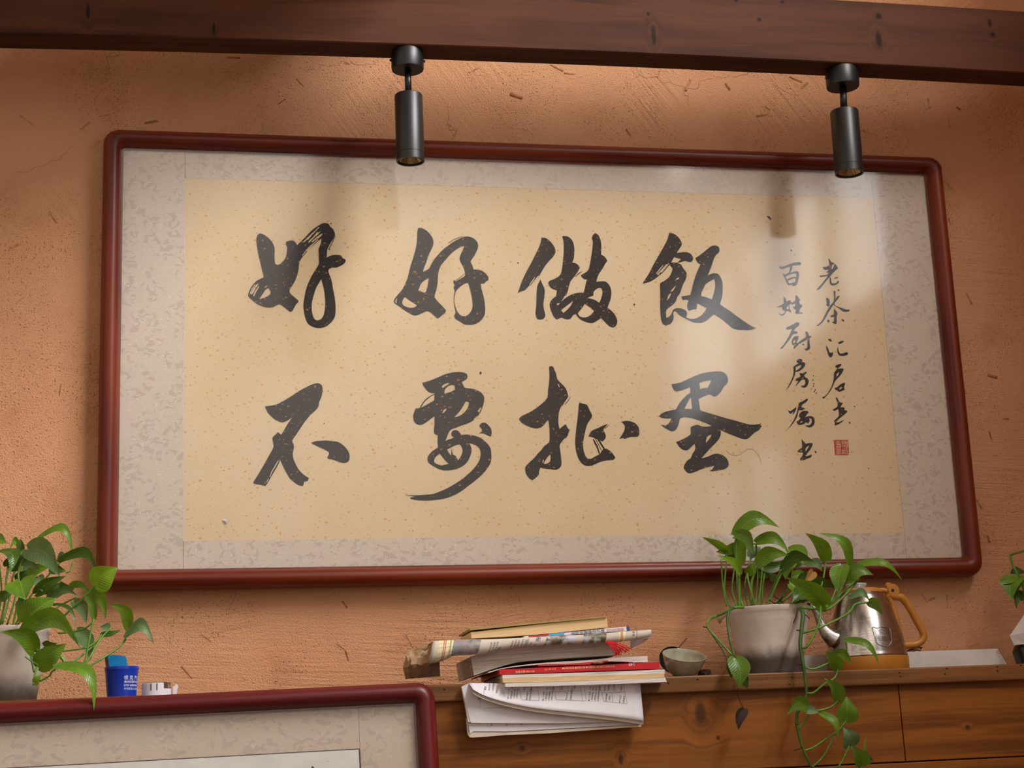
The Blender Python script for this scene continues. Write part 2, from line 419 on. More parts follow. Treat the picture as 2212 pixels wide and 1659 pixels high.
def mats():
    M = MT
    M['plaster'] = mat_plaster(); M['gold'] = mat_paper_gold(); M['ink'] = mat_ink(); M['brocade'] = mat_brocade()
    M['brocade2'] = mat_brocade('grey_brocade', '#bba896', '#a9968a', '#c5b4a4', .8)
    M['glass'] = mat_glass()
    M['lacquer'] = mat_lacquer('red_brown_lacquer', '#4c1207', '#67200a', '#782e0e')
    M['lacquer2'] = mat_lacquer('dark_red_lacquer', '#4d0d0e', '#5c1212', '#671a16')
    M['black'] = plain('black_powder_coat', '#0e0e10', .42, 0, .5, .2, 400)
    M['darkroom'] = plain('warm_room_wall', '#b3a89c', .9)
    M['frontwall'] = plain('white_room_wall', '#d6d0c8', .9)
    M['ceil'] = plain('ceiling_boards', '#75604f', .8)
    M['floor'] = plain('floor_boards', '#7d6552', .6)
    M['straw'] = plain('straw', '#c18a5e', .8, 0, .2, .5, 90)
    M['straw2'] = plain('old_straw', '#a56e45', .85, 0, .2, .5, 90)
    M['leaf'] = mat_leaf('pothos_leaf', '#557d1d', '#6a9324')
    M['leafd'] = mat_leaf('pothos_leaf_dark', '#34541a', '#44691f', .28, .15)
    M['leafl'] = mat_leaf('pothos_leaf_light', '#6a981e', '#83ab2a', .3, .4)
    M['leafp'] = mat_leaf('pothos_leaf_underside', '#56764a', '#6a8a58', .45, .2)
    M['leafy'] = mat_leaf('withered_yellow_leaf', '#b58a3c', '#96662a', .6, .2, '#7d5420')
    M['leafk'] = mat_leaf('withered_brown_leaf', '#2c1a12', '#3b2418', .8, .0, '#22140d')
    M['stem'] = plain('green_stem', '#5d8a2a', .4, 0, .4, .35, 60)
    M['stemd'] = plain('dark_green_stem', '#40601f', .45, 0, .4, .4, 60)
    M['twig'] = plain('dry_twig', '#3a2517', .8, 0, .2, .4, 80)
    M['soil'] = plain('potting_soil', '#2a1d14', .95, 0, .1, .5, 120, .004)
    M['steel'] = NT('brushed_steel')
    t = M['steel']; n = t.noise(t.map(t.co(), (4, 4, 60)), 10, 3)
    M['steel'] = t.fin(t.mix(t.rng(n, .3, .7), '#c9c6c2', '#b3afaa'), t.rng(n, .2, .8, .17, .3), None, 1.0)
    M['ochre'] = plain('ochre_plastic', '#b5762a', .35, 0, .45, .12, 30)
    M['clear'] = plain('clear_knob', '#cfd0d2', .08, 0, .6, .05)
    M['blue'] = plain('royal_blue_plastic', '#0a35a8', .28, 0, .5, .1, 20)
    M['sky'] = plain('light_blue_felt', '#0e86c8', .7, 0, .3, .1, 300)
    M['white'] = plain('white_plastic', '#d5d2dc', .4, 0, .5, .06)
    M['print'] = plain('white_print', '#e6e8ee', .6)
    M['card'] = plain('white_card', '#d3cfca', .75, 0, .2, .1, 30)
    M['celadon'] = plain('celadon_glaze', '#a3a08a', .15, 0, .5, .25, 60)
    M['darkglaze'] = plain('black_brown_glaze', '#1a1412', .25, 0, .5, .2, 30)
    M['red'] = plain('red_cover', '#c3141c', .4, 0, .45, .1, 25)
    M['redthread'] = plain('red_thread', '#d0121c', .6, 0, .3, .2, 200)
    M['paper'] = plain('white_paper', '#d6d2d8', .8, 0, .2, .06, 25)
    M['paper2'] = plain('yellowed_paper', '#d9cdbb', .85, 0, .2, .12, 30)
    M['news'] = plain('newsprint', '#c9bfb2', .8, 0, .2, .1, 22)
    M['shaded_news'] = plain('shaded_newsprint', '#a58868', .85, 0, .2, .25, 40)  # same newsprint, browned and darkened so its shade sits in the colour
    M['textink'] = plain('print_ink', '#4a4550', .8, 0, .2, .2)
    M['purple'] = plain('violet_print', '#3d2e86', .7)
    M['redprint'] = plain('red_print', '#b3342a', .7)
    M['goldprint'] = plain('pale_gold_print', '#ecd9a8', .6)
    M['bluecover'] = plain('blue_cover', '#1c4288', .5)
    M['cyan'] = plain('cyan_print', '#38a0c8', .6)
    M['cream'] = plain('cream_print', '#e6d9a6', .75)
    M['pg_beige'] = mat_pages('beige_page_edges', '#d9bd91', '#c7a678', .098)
    M['pg_white'] = mat_pages('white_page_edges', '#dcd3c8', '#a99b8e', .06, 700)
    M['pg_mag'] = mat_pages('magazine_page_edges', '#e2dcd8', '#b9aea6', .045, 900)
    M['beigecover'] = plain('mustard_cover', '#9c8748', .6)
    M['nail'] = plain('nail_head', '#1a120c', .5, .3)
    M['lens'] = plain('lamp_reflector', '#b9a77c', .15, .9, .5, .4, 300)
    M['seal'] = plain('seal_vermilion', '#b4372f', .75, 0, .2, .15, 200)
    t = NT('printed_photograph'); p = t.co(); n = t.vor(p, 160, out='Color'); n2 = t.noise(p, 90, 4, out=1)
    cc = t.mix(.5, n2, n); x = t.new('ShaderNodeHueSaturation'); x.inputs['Saturation'].default_value = .45; x.inputs['Value'].default_value = .55; t.put(x.inputs['Color'], cc)
    M['photo'] = t.fin(t.mix(.45, x.outputs[0], '#6b5a48'), .5)
    t = NT('printed_landscape'); p = t.co(); n = t.noise(p, 120, 4); n2 = t.noise(p, 55, 3)
    M['photo2'] = t.fin(t.mix(t.rng(n2, .45, .6), t.mix(t.rng(n, .35, .65), '#2f4a26', '#7d6a52'), '#b9b7c4'), .5)
mats()
# ================================================================== ROOM SHELL
M = MT
WY = .022                                       # face of the plastered wall
LEDGE_Z = Z0 - .6135
def struct(o):
    o['kind'] = 'structure'; return o
wall = struct(box('wall_back', (-3.5, WY, 0), (XR, WY + .2, 5.25), M['plaster']))
struct(box('floor', (-3.5, -5.2, -.1), (XR, WY + .2, 0), M['floor']))
struct(box('wall_left', (-3.6, -5.2, 0), (-3.5, WY, 5.25), M['darkroom']))
struct(box('wall_front', (-3.6, -5.3, 0), (XR + .1, -5.2, 5.25), M['frontwall']))
def pierced(name, lo, hi, hole, axis, mat):
    """a slab with a rectangular opening; hole = (a0, a1, b0, b1) along the two free axes; several holes in a row along the first"""
    parts = []
    free = [i for i in range(3) if i != axis]
    holes = sorted(hole); cuts = sorted({lo[free[0]], hi[free[0]], *[h[0] for h in holes], *[h[1] for h in holes]})
    vs, fs = [], []
    def add(l, h):
        i = len(vs)
        for sx in (0, 1):
            for sy in (0, 1):
                for sz in (0, 1): vs.append(((l, h)[sx][0], (l, h)[sy][1], (l, h)[sz][2]))
        for f in [(0, 1, 3, 2), (4, 6, 7, 5), (0, 4, 5, 1), (2, 3, 7, 6), (0, 2, 6, 4), (1, 5, 7, 3)]: fs.append(tuple(i + k for k in f))
    for a, b in zip(cuts, cuts[1:]):
        mid = (a + b) / 2; seg = [(lo[free[1]], hi[free[1]])]
        for h in holes:
            if h[0] < mid < h[1]:
                new = []
                for s0, s1 in seg: new += [(s0, h[2]), (h[3], s1)] if s0 < h[2] and h[3] < s1 else [(s0, s1)]
                seg = new
        for s0, s1 in seg:
            l, h = list(lo), list(hi); l[free[0]], h[free[0]], l[free[1]], h[free[1]] = a, b, s0, s1
            add(l, h)
    return struct(mesh(name, vs, fs, mat))
pierced('wall_right', (XR, -5.2, 0), (XR + .1, WY + .2, 5.25), [(-4.4, -1.4, Z0 + .67, Z0 + 1.29), (-3.8, -1.0, Z0 + 1.74, Z0 + 3.05), (-4.3, -2.7, .85, Z0 + .45)], 0, M['darkroom'])
struct(box('ceiling', (-3.6, -5.3, 5.25), (XR + .1, WY + .2, 5.35), M['ceil']))
w1 = link('window_1', None); w1.location = (XR + .05, -2.9, Z0 + .98); struct(w1)
for y in (-4.4, -3.16, -2.2, -1.4): box('mullion', (XR + .03, y - .03, Z0 + .66), (XR + .08, y + .03, Z0 + 1.3), M['ceil'], w1)
w2 = link('window_2', None); w2.location = (XR + .05, -3.5, Z0 - .35); struct(w2)
for y in (-4.3, -3.78, -3.3, -2.7): box('mullion', (XR + .03, y - .04, .84), (XR + .08, y + .04, Z0 + .46), M['ceil'], w2)

struct(box('shade_pier', (1.17, -1.05, 0), (XR - .001, WY - .001, 5.25), M['plaster']))   # pier added out of view to shade the right of the wall

# straws trodden into the plaster
STRAW = [(490,124,519,125,5),(43,250,74,271,4),(174,280,193,264,5),(312,266,340,261,6),(213,251,240,247,3),(1481,196,1491,172,6),(1567,180,1577,194,6),
(1635,251,1659,245,6),(1653,229,1664,237,5),(1705,166,1733,178,4),(2005,213,2008,235,5),(2048,253,2051,277,4),(2066,231,2075,237,5),(1864,281,1881,288,6),
(1732,191,1745,178,4),(1102,203,1129,212,8),(1190,139,1217,153,6),(1219,158,1242,159,5),(1352,279,1362,292,4),(21,536,46,526,6),(108,455,113,469,4),(114,470,123,482,4),
(2040,388,2057,410,6),(2088,633,2100,658,5),(2133,810,2154,816,7),(2082,825,2085,850,7),(2048,471,2055,485,4),(2137,932,2143,955,3),(2166,903,2180,906,5),
(727,1390,744,1402,4),(746,1404,753,1427,4),(877,1370,890,1393,4),(392,1439,416,1465,5),(739,1298,750,1313,4),(435,1370,456,1385,4),(2045,1284,2047,1313,4),
(1465,1400,1484,1378,3),(183,1447,197,1460,7),(95,1155,96,1173,3),(2133,1157,2138,1172,5),(1245,1348,1262,1356,4),(1012,157,1034,146,4),(640,170,655,186,3),
(2006,1296,2020,1291,5),(34,655,52,641,3),(132,830,128,852,3),(2110,1080,2122,1100,4),(1990,1282,2003,1300,4),(600,225,617,214,3)]
for i, (a, b, c, d, w) in enumerate(STRAW):
    p, q = at(a, b, WY), at(c, d, WY); r = mpp(a, b, WY) * w / 2
    p.y -= r * .05; q.y -= r * .05
    ax = (q - p).normalized(); n = Vector((0, -1, 0)); u = ax.cross(n); vs = []
    for e, pt in ((0, p), (1, q)):
        for k in range(6):
            an = 2 * math.pi * k / 6 + .3; vs.append(pt + u * math.cos(an) * r + n * math.sin(an) * r * .5)
    fs = [(k, (k + 1) % 6, 6 + (k + 1) % 6, 6 + k) for k in range(6)] + [tuple(range(6)), tuple(range(6, 12))]
    mesh('straw', vs, fs, M['straw'] if i % 3 else M['straw2'], wall)

# ================================================================== BEAM, ADDED JOIST
BY, BB = -.22, -.158
_q = [at(0, 71.4, BY), at(1106, 104, BY), at(2212, 157.2, BY)]
def beam_z(x):
    """underside of the beam, slightly crowned"""
    return sum(_q[i].z * math.prod((x - _q[j].x) / (_q[i].x - _q[j].x) for j in range(3) if j != i) for i in range(3))
zb = beam_z(0)
_t = at(1822, 0, BY); BH = _t.z - beam_z(_t.x)
kn = []
for (px, py, rx, rz) in [(190, 25, 6, 22), (462, 60, 4, 20), (1412, 78, 7, 26), (1640, 42, 6, 6), (1898, 35, 9, 8), (1898, 85, 9, 22), (2145, 75, 7, 7), (2138, 50, 6, 10), (1400, 30, 5, 5), (1690, 4, 6, 4), (1590, 2, 6, 4), (880, 130, 5, 9)]:
    p = at(px, py, BY); s = mpp(px, py, BY); kn.append((p.x, p.z, rx * s * .8, rz * s * .9))
M['beamwood'] = mat_wood('dark_beam_wood', '#4a2918', '#331b0f', '#563322', kn, .62, .5, sheen=.1, rays=.25)
beam = thing('ceiling_beam', 'dark brown knotty wooden beam crossing the wall above the picture', 'beam', (0, BY + .03, zb))
vs, fs = [], []
xs = [-3.4 + i * (1.169 + 3.4) / 40 for i in range(41)]
for x in xs:
    z = beam_z(max(-1.4, min(1.2, x))); t_ = z + BH
    vs += [(x, BY + .002, z), (x, BY, z + .002), (x, BY, t_ - .002), (x, BY + .002, t_), (x, BB, t_), (x, BB, z)]
for i in range(len(xs) - 1):
    for k in range(6): fs.append((i * 6 + k, i * 6 + (k + 1) % 6, i * 6 + 6 + (k + 1) % 6, i * 6 + 6 + k))
fs += [tuple(range(6)), tuple(range(len(vs) - 6, len(vs)))]
mesh('beam_timber', vs, fs, M['beamwood'], beam)

struct(box('shade_joist', (-.26, -3.4, Z0 + .83), (-.12, WY - .001, Z0 + 1.26), M['beamwood'], None, .004))   # unseen joist added to shade the upper left of wall and beam

# ================================================================== SPOTLIGHTS
def spotlight(label, cx, c_top, c_bot, c_r, stem, stem_r, top, bot, r0, r1, screw):
    """pixel measures: canopy centre line x, rim heights, radius; stem and can as axis end points"""
    Y = (BY + BB) / 2
    s = mpp(cx, c_top, Y)
    base = at(cx, c_top, Y); zt = beam_z(base.x)
    t = thing('track_spotlight', label, 'spotlight', (base.x, Y, zt), 'spotlights under the beam')
    R = c_r * s; H = .036
    lathe('canopy', [(R * .97, 0), (R, -.002), (R, -H + .003), (R * .97, -H), (0.001, -H)], (base.x, Y, zt), M['black'], t, 40, False)
    for sg in (-1, 1): lathe('screw', [(.0025, 0), (.0025, .003), (.0012, .0035)], (base.x + sg * R * .985, Y, zt - .018), M['black'], t, 10, True, axis=(sg, 0, 0))
    a = Vector((base.x, Y, zt - H + .001)); b = at(top[0], top[1], Y); c = at(bot[0], bot[1], Y)
    tube('stem', [a, b - (b - c).normalized() * -.006], stem_r * s, M['black'], t, 14)
    ax = (c - b).normalized(); L = (c - b).length; r = (r0 + r1) / 2 * s
    body = lathe('lamp_body', [(.002, 0), (r * .96, 0), (r, .002), (r, L * .885), (r * .985, L * .888), (r * .985, L * .893), (r, L * .896), (r, L), (r * .9, L), (r * .86, L - .006)], b, M['black'], t, 48, False, axis=ax)
    lathe('reflector', [(r * .86, L - .004), (r * .6, L - .014), (r * .25, L - .02), (.001, L - .021)], b, M['lens'], body, 32, False, axis=ax)
    return t
spotlight('black can spotlight on the left, hanging nearer the middle of the beam', 880, 128, 158, 34.7, (882, 150, 889, 205), 7, (882.5, 206), (886.8, 349), 29.6, 30.3, 1)
spotlight('black can spotlight on the right, over the upper right corner of the picture', 1819, 168, 196, 33.2, (1820, 190, 1824, 240), 7, (1823.5, 241), (1834.8, 375), 28.3, 28.7, 1)

# ================================================================== FRAMED PICTURES
class Board:
    """a picture's own axes: x right, z up, out towards the room"""
    def __init__(s, o, rho=0, tau=0):
        s.o = Vector(o); s.x = Vector((math.cos(rho), 0, math.sin(rho)))
        up = Vector((-math.sin(rho), math.sin(tau), math.cos(rho) * math.cos(tau))); up -= s.x * up.dot(s.x)
        s.u = up.normalized(); s.n = s.u.cross(s.x) * -1
        if s.n.y > 0: s.n = -s.n
    def __call__(s, x, z, out=0): return s.o + s.x * x + s.u * z + s.n * out
    def pix(s, px, py, out=0):
        """where the sight line through a pixel meets the picture"""
        d = ray(px, py); o = s.o + s.n * out; t = (o - CAM).dot(s.n) / d.dot(s.n); p = CAM + d * t - s.o
        return p.dot(s.x), p.dot(s.u)
    def panel(s, name, x0, x1, z0, z1, out0, out1, mat, parent):
        vs = [s(x, z, o) for x in (x0, x1) for o in (out0, out1) for z in (z0, z1)]
        fs = [(0, 1, 3, 2), (4, 6, 7, 5), (0, 4, 5, 1), (2, 3, 7, 6), (0, 2, 6, 4), (1, 5, 7, 3)]
        return mesh(name, vs, fs, mat, parent)
def rounded(hx, hz, r, n=8):
    out = []
    for cx, cz, a0 in ((hx - r, hz - r, 0), (-hx + r, hz - r, 90), (-hx + r, -hz + r, 180), (hx - r, -hz + r, 270)):
        for k in range(n + 1):
            a = math.radians(a0 + 90 * k / n); out.append((cx + r * math.cos(a), cz + r * math.sin(a)))
    return out
def moulding(bd, x0, x1, z0, z1, prof, r_in, k_r, mat, parent):
    cx, cz = (x0 + x1) / 2, (z0 + z1) / 2; hx, hz = (x1 - x0) / 2, (z1 - z0) / 2
    rings = []
    for o, h in prof: rings.append([bd(cx + a, cz + b, h) for a, b in rounded(hx + o, hz + o, r_in + o * k_r)])
    n = len(rings[0]); vs, uv = [], []
    L = [0]
    for k in range(n): L.append(L[-1] + (rings[3][(k + 1) % n] - rings[3][k]).length)
    m = len(prof)
    for k in range(n + 1):
        for j in range(m): vs.append(rings[j][k % n]); uv.append((L[k] * 1.6, prof[j][0] * 12 + j * .05))
    fs = [(k * m + j, k * m + j + 1, (k + 1) * m + j + 1, (k + 1) * m + j) for k in range(n) for j in range(m - 1)]
    return mesh('moulding', vs, fs, mat, parent, True, uv)
PROF = [(-.004, .004), (0, .006), (.0004, .013), (.003, .020), (.008, .0255), (.0145, .028), (.021, .0265), (.027, .021), (.031, .013), (.0325, .004), (.0325, -.006), (.0315, -.014), (.029, -.0205)]
PHI = -.0079
bd = Board((0, 0, Z0), PHI)
pic = thing('framed_calligraphy', 'large framed calligraphy in bold brush characters under glass, red-brown rounded frame', 'picture', bd(0, -.43, -.02))
SX0, SX1, SZ0, SZ1 = -.7971, .7983, -.3936, .3950
moulding(bd, SX0, SX1, SZ0, SZ1, PROF, .008, .62, M['lacquer'], pic)
bd.panel('backing_board', SX0 - .02, SX1 + .02, SZ0 - .02, SZ1 + .02, -.016, -.008, M['ceil'], pic)
PX0, PX1, PZ0, PZ1 = -.68, .68, -.3393, .3393
bd.panel('brocade_panel', SX0 - .006, PX0 - .0012, SZ0 - .006, SZ1 + .006, -.006, .0006, M['brocade'], pic)
bd.panel('brocade_panel', PX1 + .0006, SX1 + .006, SZ0 - .006, SZ1 + .006, -.006, .0006, M['brocade'], pic)
bd.panel('brocade_panel', PX0 - .0006, PX1 + .0003, PZ1, SZ1 + .006, -.006, .0003, M['brocade'], pic)
bd.panel('brocade_panel', PX0 - .0006, PX1 + .0003, SZ0 - .006, PZ0, -.006, .0003, M['brocade'], pic)
bd.panel('paper_edge', PX0 - .0014, PX1 + .001, PZ0 - .001, PZ1 + .001, -.0062, -.0003, M['card'], pic)
sheet_o = bd.panel('calligraphy_sheet', PX0, PX1, PZ0, PZ1, -.005, 0, M['gold'], pic)
bd.panel('glass_pane', SX0 - .004, SX1 + .004, SZ0 - .004, SZ1 + .004, .0050, .0062, M['glass'], pic)
for (a, b, c, d) in [(224, 1172, 231, 1178), (224, 1198, 233, 1203)]:
    x0, z1 = bd.pix(a, b, .02); x1, z0 = bd.pix(c, d, .02)
    e = [bd(x0 + .0005, z0, .0165), bd(x1, z0 + .0008, .0222), bd(x1, z1, .0222), bd(x0 + .0005, z1 - .0006, .0165)]
    mesh('chip', [p + bd.n * .0012 for p in e] + [p - bd.n * .004 for p in e], [(0, 1, 2, 3), (4, 5, 6, 7), (0, 1, 5, 4), (1, 2, 6, 5), (2, 3, 7, 6), (3, 0, 4, 7)], M['straw'], pic)

def smooth_loop(pts, n=3):
    """round the loop, keep sharp corners"""
    N = len(pts); out = []
    sharp = []
    for i in range(N):
        a, b, c = Vector(pts[i - 1]), Vector(pts[i]), Vector(pts[(i + 1) % N])
        u, v = (b - a), (c - b)
        sharp.append(u.length > 0 and v.length > 0 and u.normalized().dot(v.normalized()) < .45)
    for i in range(N):
        p0, p1, p2, p3 = (Vector(pts[(i + k) % N]) for k in (-1, 0, 1, 2))
        m1 = Vector((0, 0)) if sharp[i] else (p2 - p0) * .5
        m2 = Vector((0, 0)) if sharp[(i + 1) % N] else (p3 - p1) * .5
        L = (p2 - p1).length
        for mm in (m1, m2):
            if mm.length > L * 1.2: mm *= L * 1.2 / mm.length
        for s in range(n):
            t = s / n; h = (2 * t ** 3 - 3 * t ** 2 + 1, t ** 3 - 2 * t ** 2 + t, -2 * t ** 3 + 3 * t ** 2, t ** 3 - t ** 2)
            out.append(p1 * h[0] + m1 * h[1] + p2 * h[2] + m2 * h[3])
    return out
def brush(name, comps, ox, oy, k, mat, parent, out=.0004, n=3):
    """comps = [[outer, hole, hole ...], ...] on an enlarged crop: origin ox, oy and scale k"""
    vs, fs = [], []
    for loops in comps:
        L = []
        for lp in loops:
            L.append([bd(*bd.pix(ox + p.x * k, oy + p.y * k), out) for p in smooth_loop(lp, n)])
        base = len(vs)
        ar = lambda P: abs(sum(P[i].x * P[(i + 1) % len(P)].z - P[(i + 1) % len(P)].x * P[i].z for i in range(len(P)))) / 2
        tris = tessellate_polygon(L); al = [p for lp in L for p in lp]; want = ar(L[0]) - sum(ar(x) for x in L[1:]); got = sum(ar([al[i] for i in t]) for t in tris)
        if abs(want - got) > .02 * want: print('TESS', name, ox, oy, want, got)
        for t in tessellate_polygon(L): fs.append(tuple(base + i for i in t))
        for lp in L: vs += lp
    return mesh(name, vs, fs, mat, parent)
# ------------------------------------------------------------------ the brush characters
def pl(s): 
    v = list(map(int, s.split())); return list(zip(v[::2], v[1::2]))
K6 = 260 / 1659
CH = []
CH.append((520, 470, K6, [[
"265 218 310 232 370 270 420 320 452 375 468 430 466 520 468 590 478 640 515 652 560 625 610 570 630 510 638 440 640 410 622 370 625 335 660 322 700 315 735 325 760 350 775 380 830 330 880 280 940 215 1000 160 1050 125 1090 100 1130 78 1190 78 1220 100 1235 130 1270 155 1290 200 1300 235 1280 290 1245 340 1212 400 1192 445 1188 500 1186 550 1240 525 1310 513 1380 522 1405 560 1440 575 1445 605 1420 640 1380 665 1320 690 1265 690 1225 708 1208 728 1220 780 1245 840 1262 920 1275 1000 1292 1080 1305 1180 1308 1280 1300 1360 1270 1420 1220 1470 1180 1500 1110 1522 1040 1520 980 1500 930 1465 900 1410 880 1340 865 1250 865 1180 880 1090 895 1010 925 920 965 830 1010 750 1055 680 1078 630 1075 560 1075 500 1070 440 1090 390 1105 350 1112 290 1060 330 1000 385 940 440 880 510 830 575 805 635 800 700 785 770 755 860 710 940 675 1000 680 1040 730 1090 790 1140 795 1160 755 1210 715 1285 685 1303 640 1270 590 1230 545 1200 500 1208 450 1235 380 1243 300 1225 230 1195 170 1150 115 1100 103 1070 115 1020 150 950 210 880 260 850 318 825 300 750 275 640 250 540 230 440 220 370 215 300 230 245",
"255 1122 300 1060 340 1000 380 972 405 1010 412 1040 390 1070 330 1105",
"1110 850 1130 920 1150 1010 1162 1110 1165 1200 1155 1300 1130 1370 1095 1405 1050 1417 1015 1395 988 1330 977 1240 985 1150 1010 1060 1040 970 1075 910",
"330 962 360 935 364 946 336 970"],
["1205 440 1250 360 1300 250 1306 254 1260 362 1212 445"]]))
CH.append((830, 470, K6, [[
"468 145 510 143 560 165 610 205 650 255 672 300 678 360 660 420 625 490 598 560 575 630 550 690 535 748 600 715 625 690 660 620 710 550 770 485 840 425 910 365 980 320 1050 285 1100 265 1160 262 1220 280 1265 315 1290 360 1293 410 1270 470 1235 540 1190 605 1215 660 1230 715 1285 718 1350 735 1400 775 1435 820 1435 865 1405 880 1375 910 1328 912 1340 980 1362 1060 1380 1140 1390 1230 1388 1320 1365 1380 1310 1440 1250 1470 1190 1480 1110 1475 1060 1445 1010 1415 975 1390 965 1350 985 1310 975 1260 962 1200 956 1120 963 1060 972 1010 955 970 970 930 952 900 955 870 972 862 985 880 1030 855 1080 825 1115 795 1108 740 1090 680 1060 630 1038 575 1050 520 1080 450 1105 392 1050 410 980 450 910 510 850 580 790 650 755 720 742 790 738 870 730 940 715 1010 700 1060 695 1100 740 1160 790 1210 835 1260 850 1285 835 1320 800 1345 760 1380 730 1393 690 1355 640 1310 600 1292 560 1300 510 1325 450 1347 395 1345 330 1310 260 1265 200 1220 145 1185 132 1150 150 1110 200 1050 250 990 290 910 320 840 340 760 365 660 395 570 420 480 440 400 452 300 455 200",
"612 835 560 865 510 910 488 960 468 1000 510 1020 555 1035 575 1020 590 970 605 900",
"290 1095 340 1135 400 1175 452 1208 420 1235 370 1245 310 1232 265 1210 248 1175 262 1125",
"1155 900 1175 960 1195 1040 1212 1130 1218 1220 1195 1295 1150 1345 1095 1360 1050 1345 1010 1300 985 1240 971 1190 965 1130 976 1060 1000 1000 1060 945 1110 912",
"150 1150 175 1112 182 1118 168 1150 178 1180 165 1178"],
["985 865 1040 825 1108 770 1110 776 1045 832 992 870"],["720 540 780 470 860 395 862 400 785 478 728 545"],["880 350 960 300 1060 262 1095 258 1062 270 965 308 885 357"]]))
CH.append((1100, 470, K6, [
["443 278 500 282 550 315 600 370 632 430 637 480 605 540 550 600 500 660 450 740 400 830 330 905 270 945 230 990 200 1010 150 1025 113 1045 135 990 165 900 205 810 250 720 300 630 350 530 400 430 432 350","305 918 345 870 400 800 411 806 360 880 316 915","275 925 320 862 350 818 358 824 330 872 285 928"],
["430 850 455 915 485 975 490 1030 480 1120 470 1200 480 1270 495 1330 492 1370 465 1400 430 1407 390 1400 368 1360 362 1310 372 1220 375 1100 380 1000 390 930 415 885"],
["728 258 780 255 830 275 870 320 893 390 898 460 890 560 870 620 920 632 960 665 970 700 945 745 900 810 845 880 825 940 800 1010 765 1080 735 1130 718 1162 760 1120 820 1080 890 1050 960 1035 1025 1035 1045 960 1060 890 1070 850 1035 850 1005 825 985 795 1040 765 1090 720 1110 650 1130 540 1145 430 1152 330 1138 290 1155 240 1185 215 1215 230 1245 275 1265 340 1270 420 1265 510 1310 535 1340 575 1350 600 1320 640 1290 700 1240 770 1215 830 1200 885 1260 880 1325 882 1370 920 1400 980 1408 1050 1395 1130 1370 1200 1355 1245 1410 1285 1455 1340 1485 1400 1488 1450 1465 1500 1420 1515 1370 1490 1310 1430 1265 1385 1215 1420 1160 1450 1120 1455 1060 1440 990 1410 945 1370 920 1330 880 1345 850 1390 800 1405 750 1390 725 1380 690 1390 655 1407 620 1375 590 1320 565 1250 557 1190 580 1140 620 1100 645 1085 655 1000 610 990 565 960 540 915 545 880 600 855 670 820 710 775 728 700 740 600 750 500 752 390 745 310",
"653 1184 698 1178 688 1196 664 1212","880 1150 800 1210 718 1275 745 1315 800 1270 850 1210","1040 1190 1010 1240 945 1320 975 1365 1050 1378 1120 1345 1170 1290 1110 1235","1245 968 1205 985 1165 1020 1160 1075 1120 1090 1078 1108 1130 1120 1190 1140 1240 1175 1265 1120 1285 1040 1275 985"],
["905 815 950 770 1005 738 1005 744 955 782 910 820"],["770 1080 800 1010 812 960 818 964 806 1020 780 1082"]]))
CH.append((1380, 470, K6, [
["415 212 470 218 520 250 560 290 588 345 590 380 560 430 520 488 580 480 650 475 705 495 740 535 748 575 725 610 690 612 640 600 610 605 565 618 523 625 560 595 580 572 540 562 485 545 450 610 400 680 340 750 270 810 200 860 140 890 80 905 48 918 80 860 140 770 200 650 260 545 320 440 370 350 400 280","250 785 310 720 380 640 391 646 324 728 261 792","235 770 268 728 330 655 338 661 280 735 246 776","300 755 360 690 410 625 417 631 368 697 308 762"],
["440 622 480 618 530 625 580 648 605 690 640 735 658 765 655 820 640 870 610 920 585 990 560 1060 530 1090 510 1155 470 1200 420 1240 380 1275 375 1330 378 1385 430 1355 455 1310 475 1270 520 1250 580 1252 630 1270 660 1300 665 1345 650 1375 690 1392 760 1395 830 1370 890 1318 932 1250 880 1222 820 1192 803 1190 795 1262 740 1270 690 1288 668 1250 668 1200 685 1140 640 1130 605 1142 585 1090 640 1078 705 1070 725 1010 740 940 765 850 800 750 850 645 820 630 790 590 778 558 830 525 890 480 950 430 995 395 1050 385 1095 400 1110 435 1105 480 1060 520 1030 580 1005 660 970 750 950 800 1000 775 1055 767 1100 785 1135 840 1152 910 1155 990 1150 1080 1130 1150 1120 1195 1180 1240 1260 1290 1330 1345 1400 1395 1480 1450 1560 1500 1620 1525 1580 1540 1530 1550 1420 1548 1320 1540 1260 1500 1190 1440 1110 1380 1035 1335 980 1380 920 1430 850 1452 780 1450 700 1425 650 1395 600 1372 560 1345 525 1310 500 1290 480 1300 475 1340 480 1380 465 1430 430 1470 370 1487 330 1465 305 1400 295 1300 292 1200 295 1100 292 1000 292 910 330 885 390 845 430 800 450 750 465 705 430 660 430 635",
"1035 850 980 880 915 925 890 985 862 1030 862 1085 920 1095 1005 1130 1030 1050 1050 960 1048 890","560 825 525 835 508 860 545 850","515 935 470 975 432 1025 470 1010 495 970","445 1043 410 1065 385 1145 420 1105"]]))
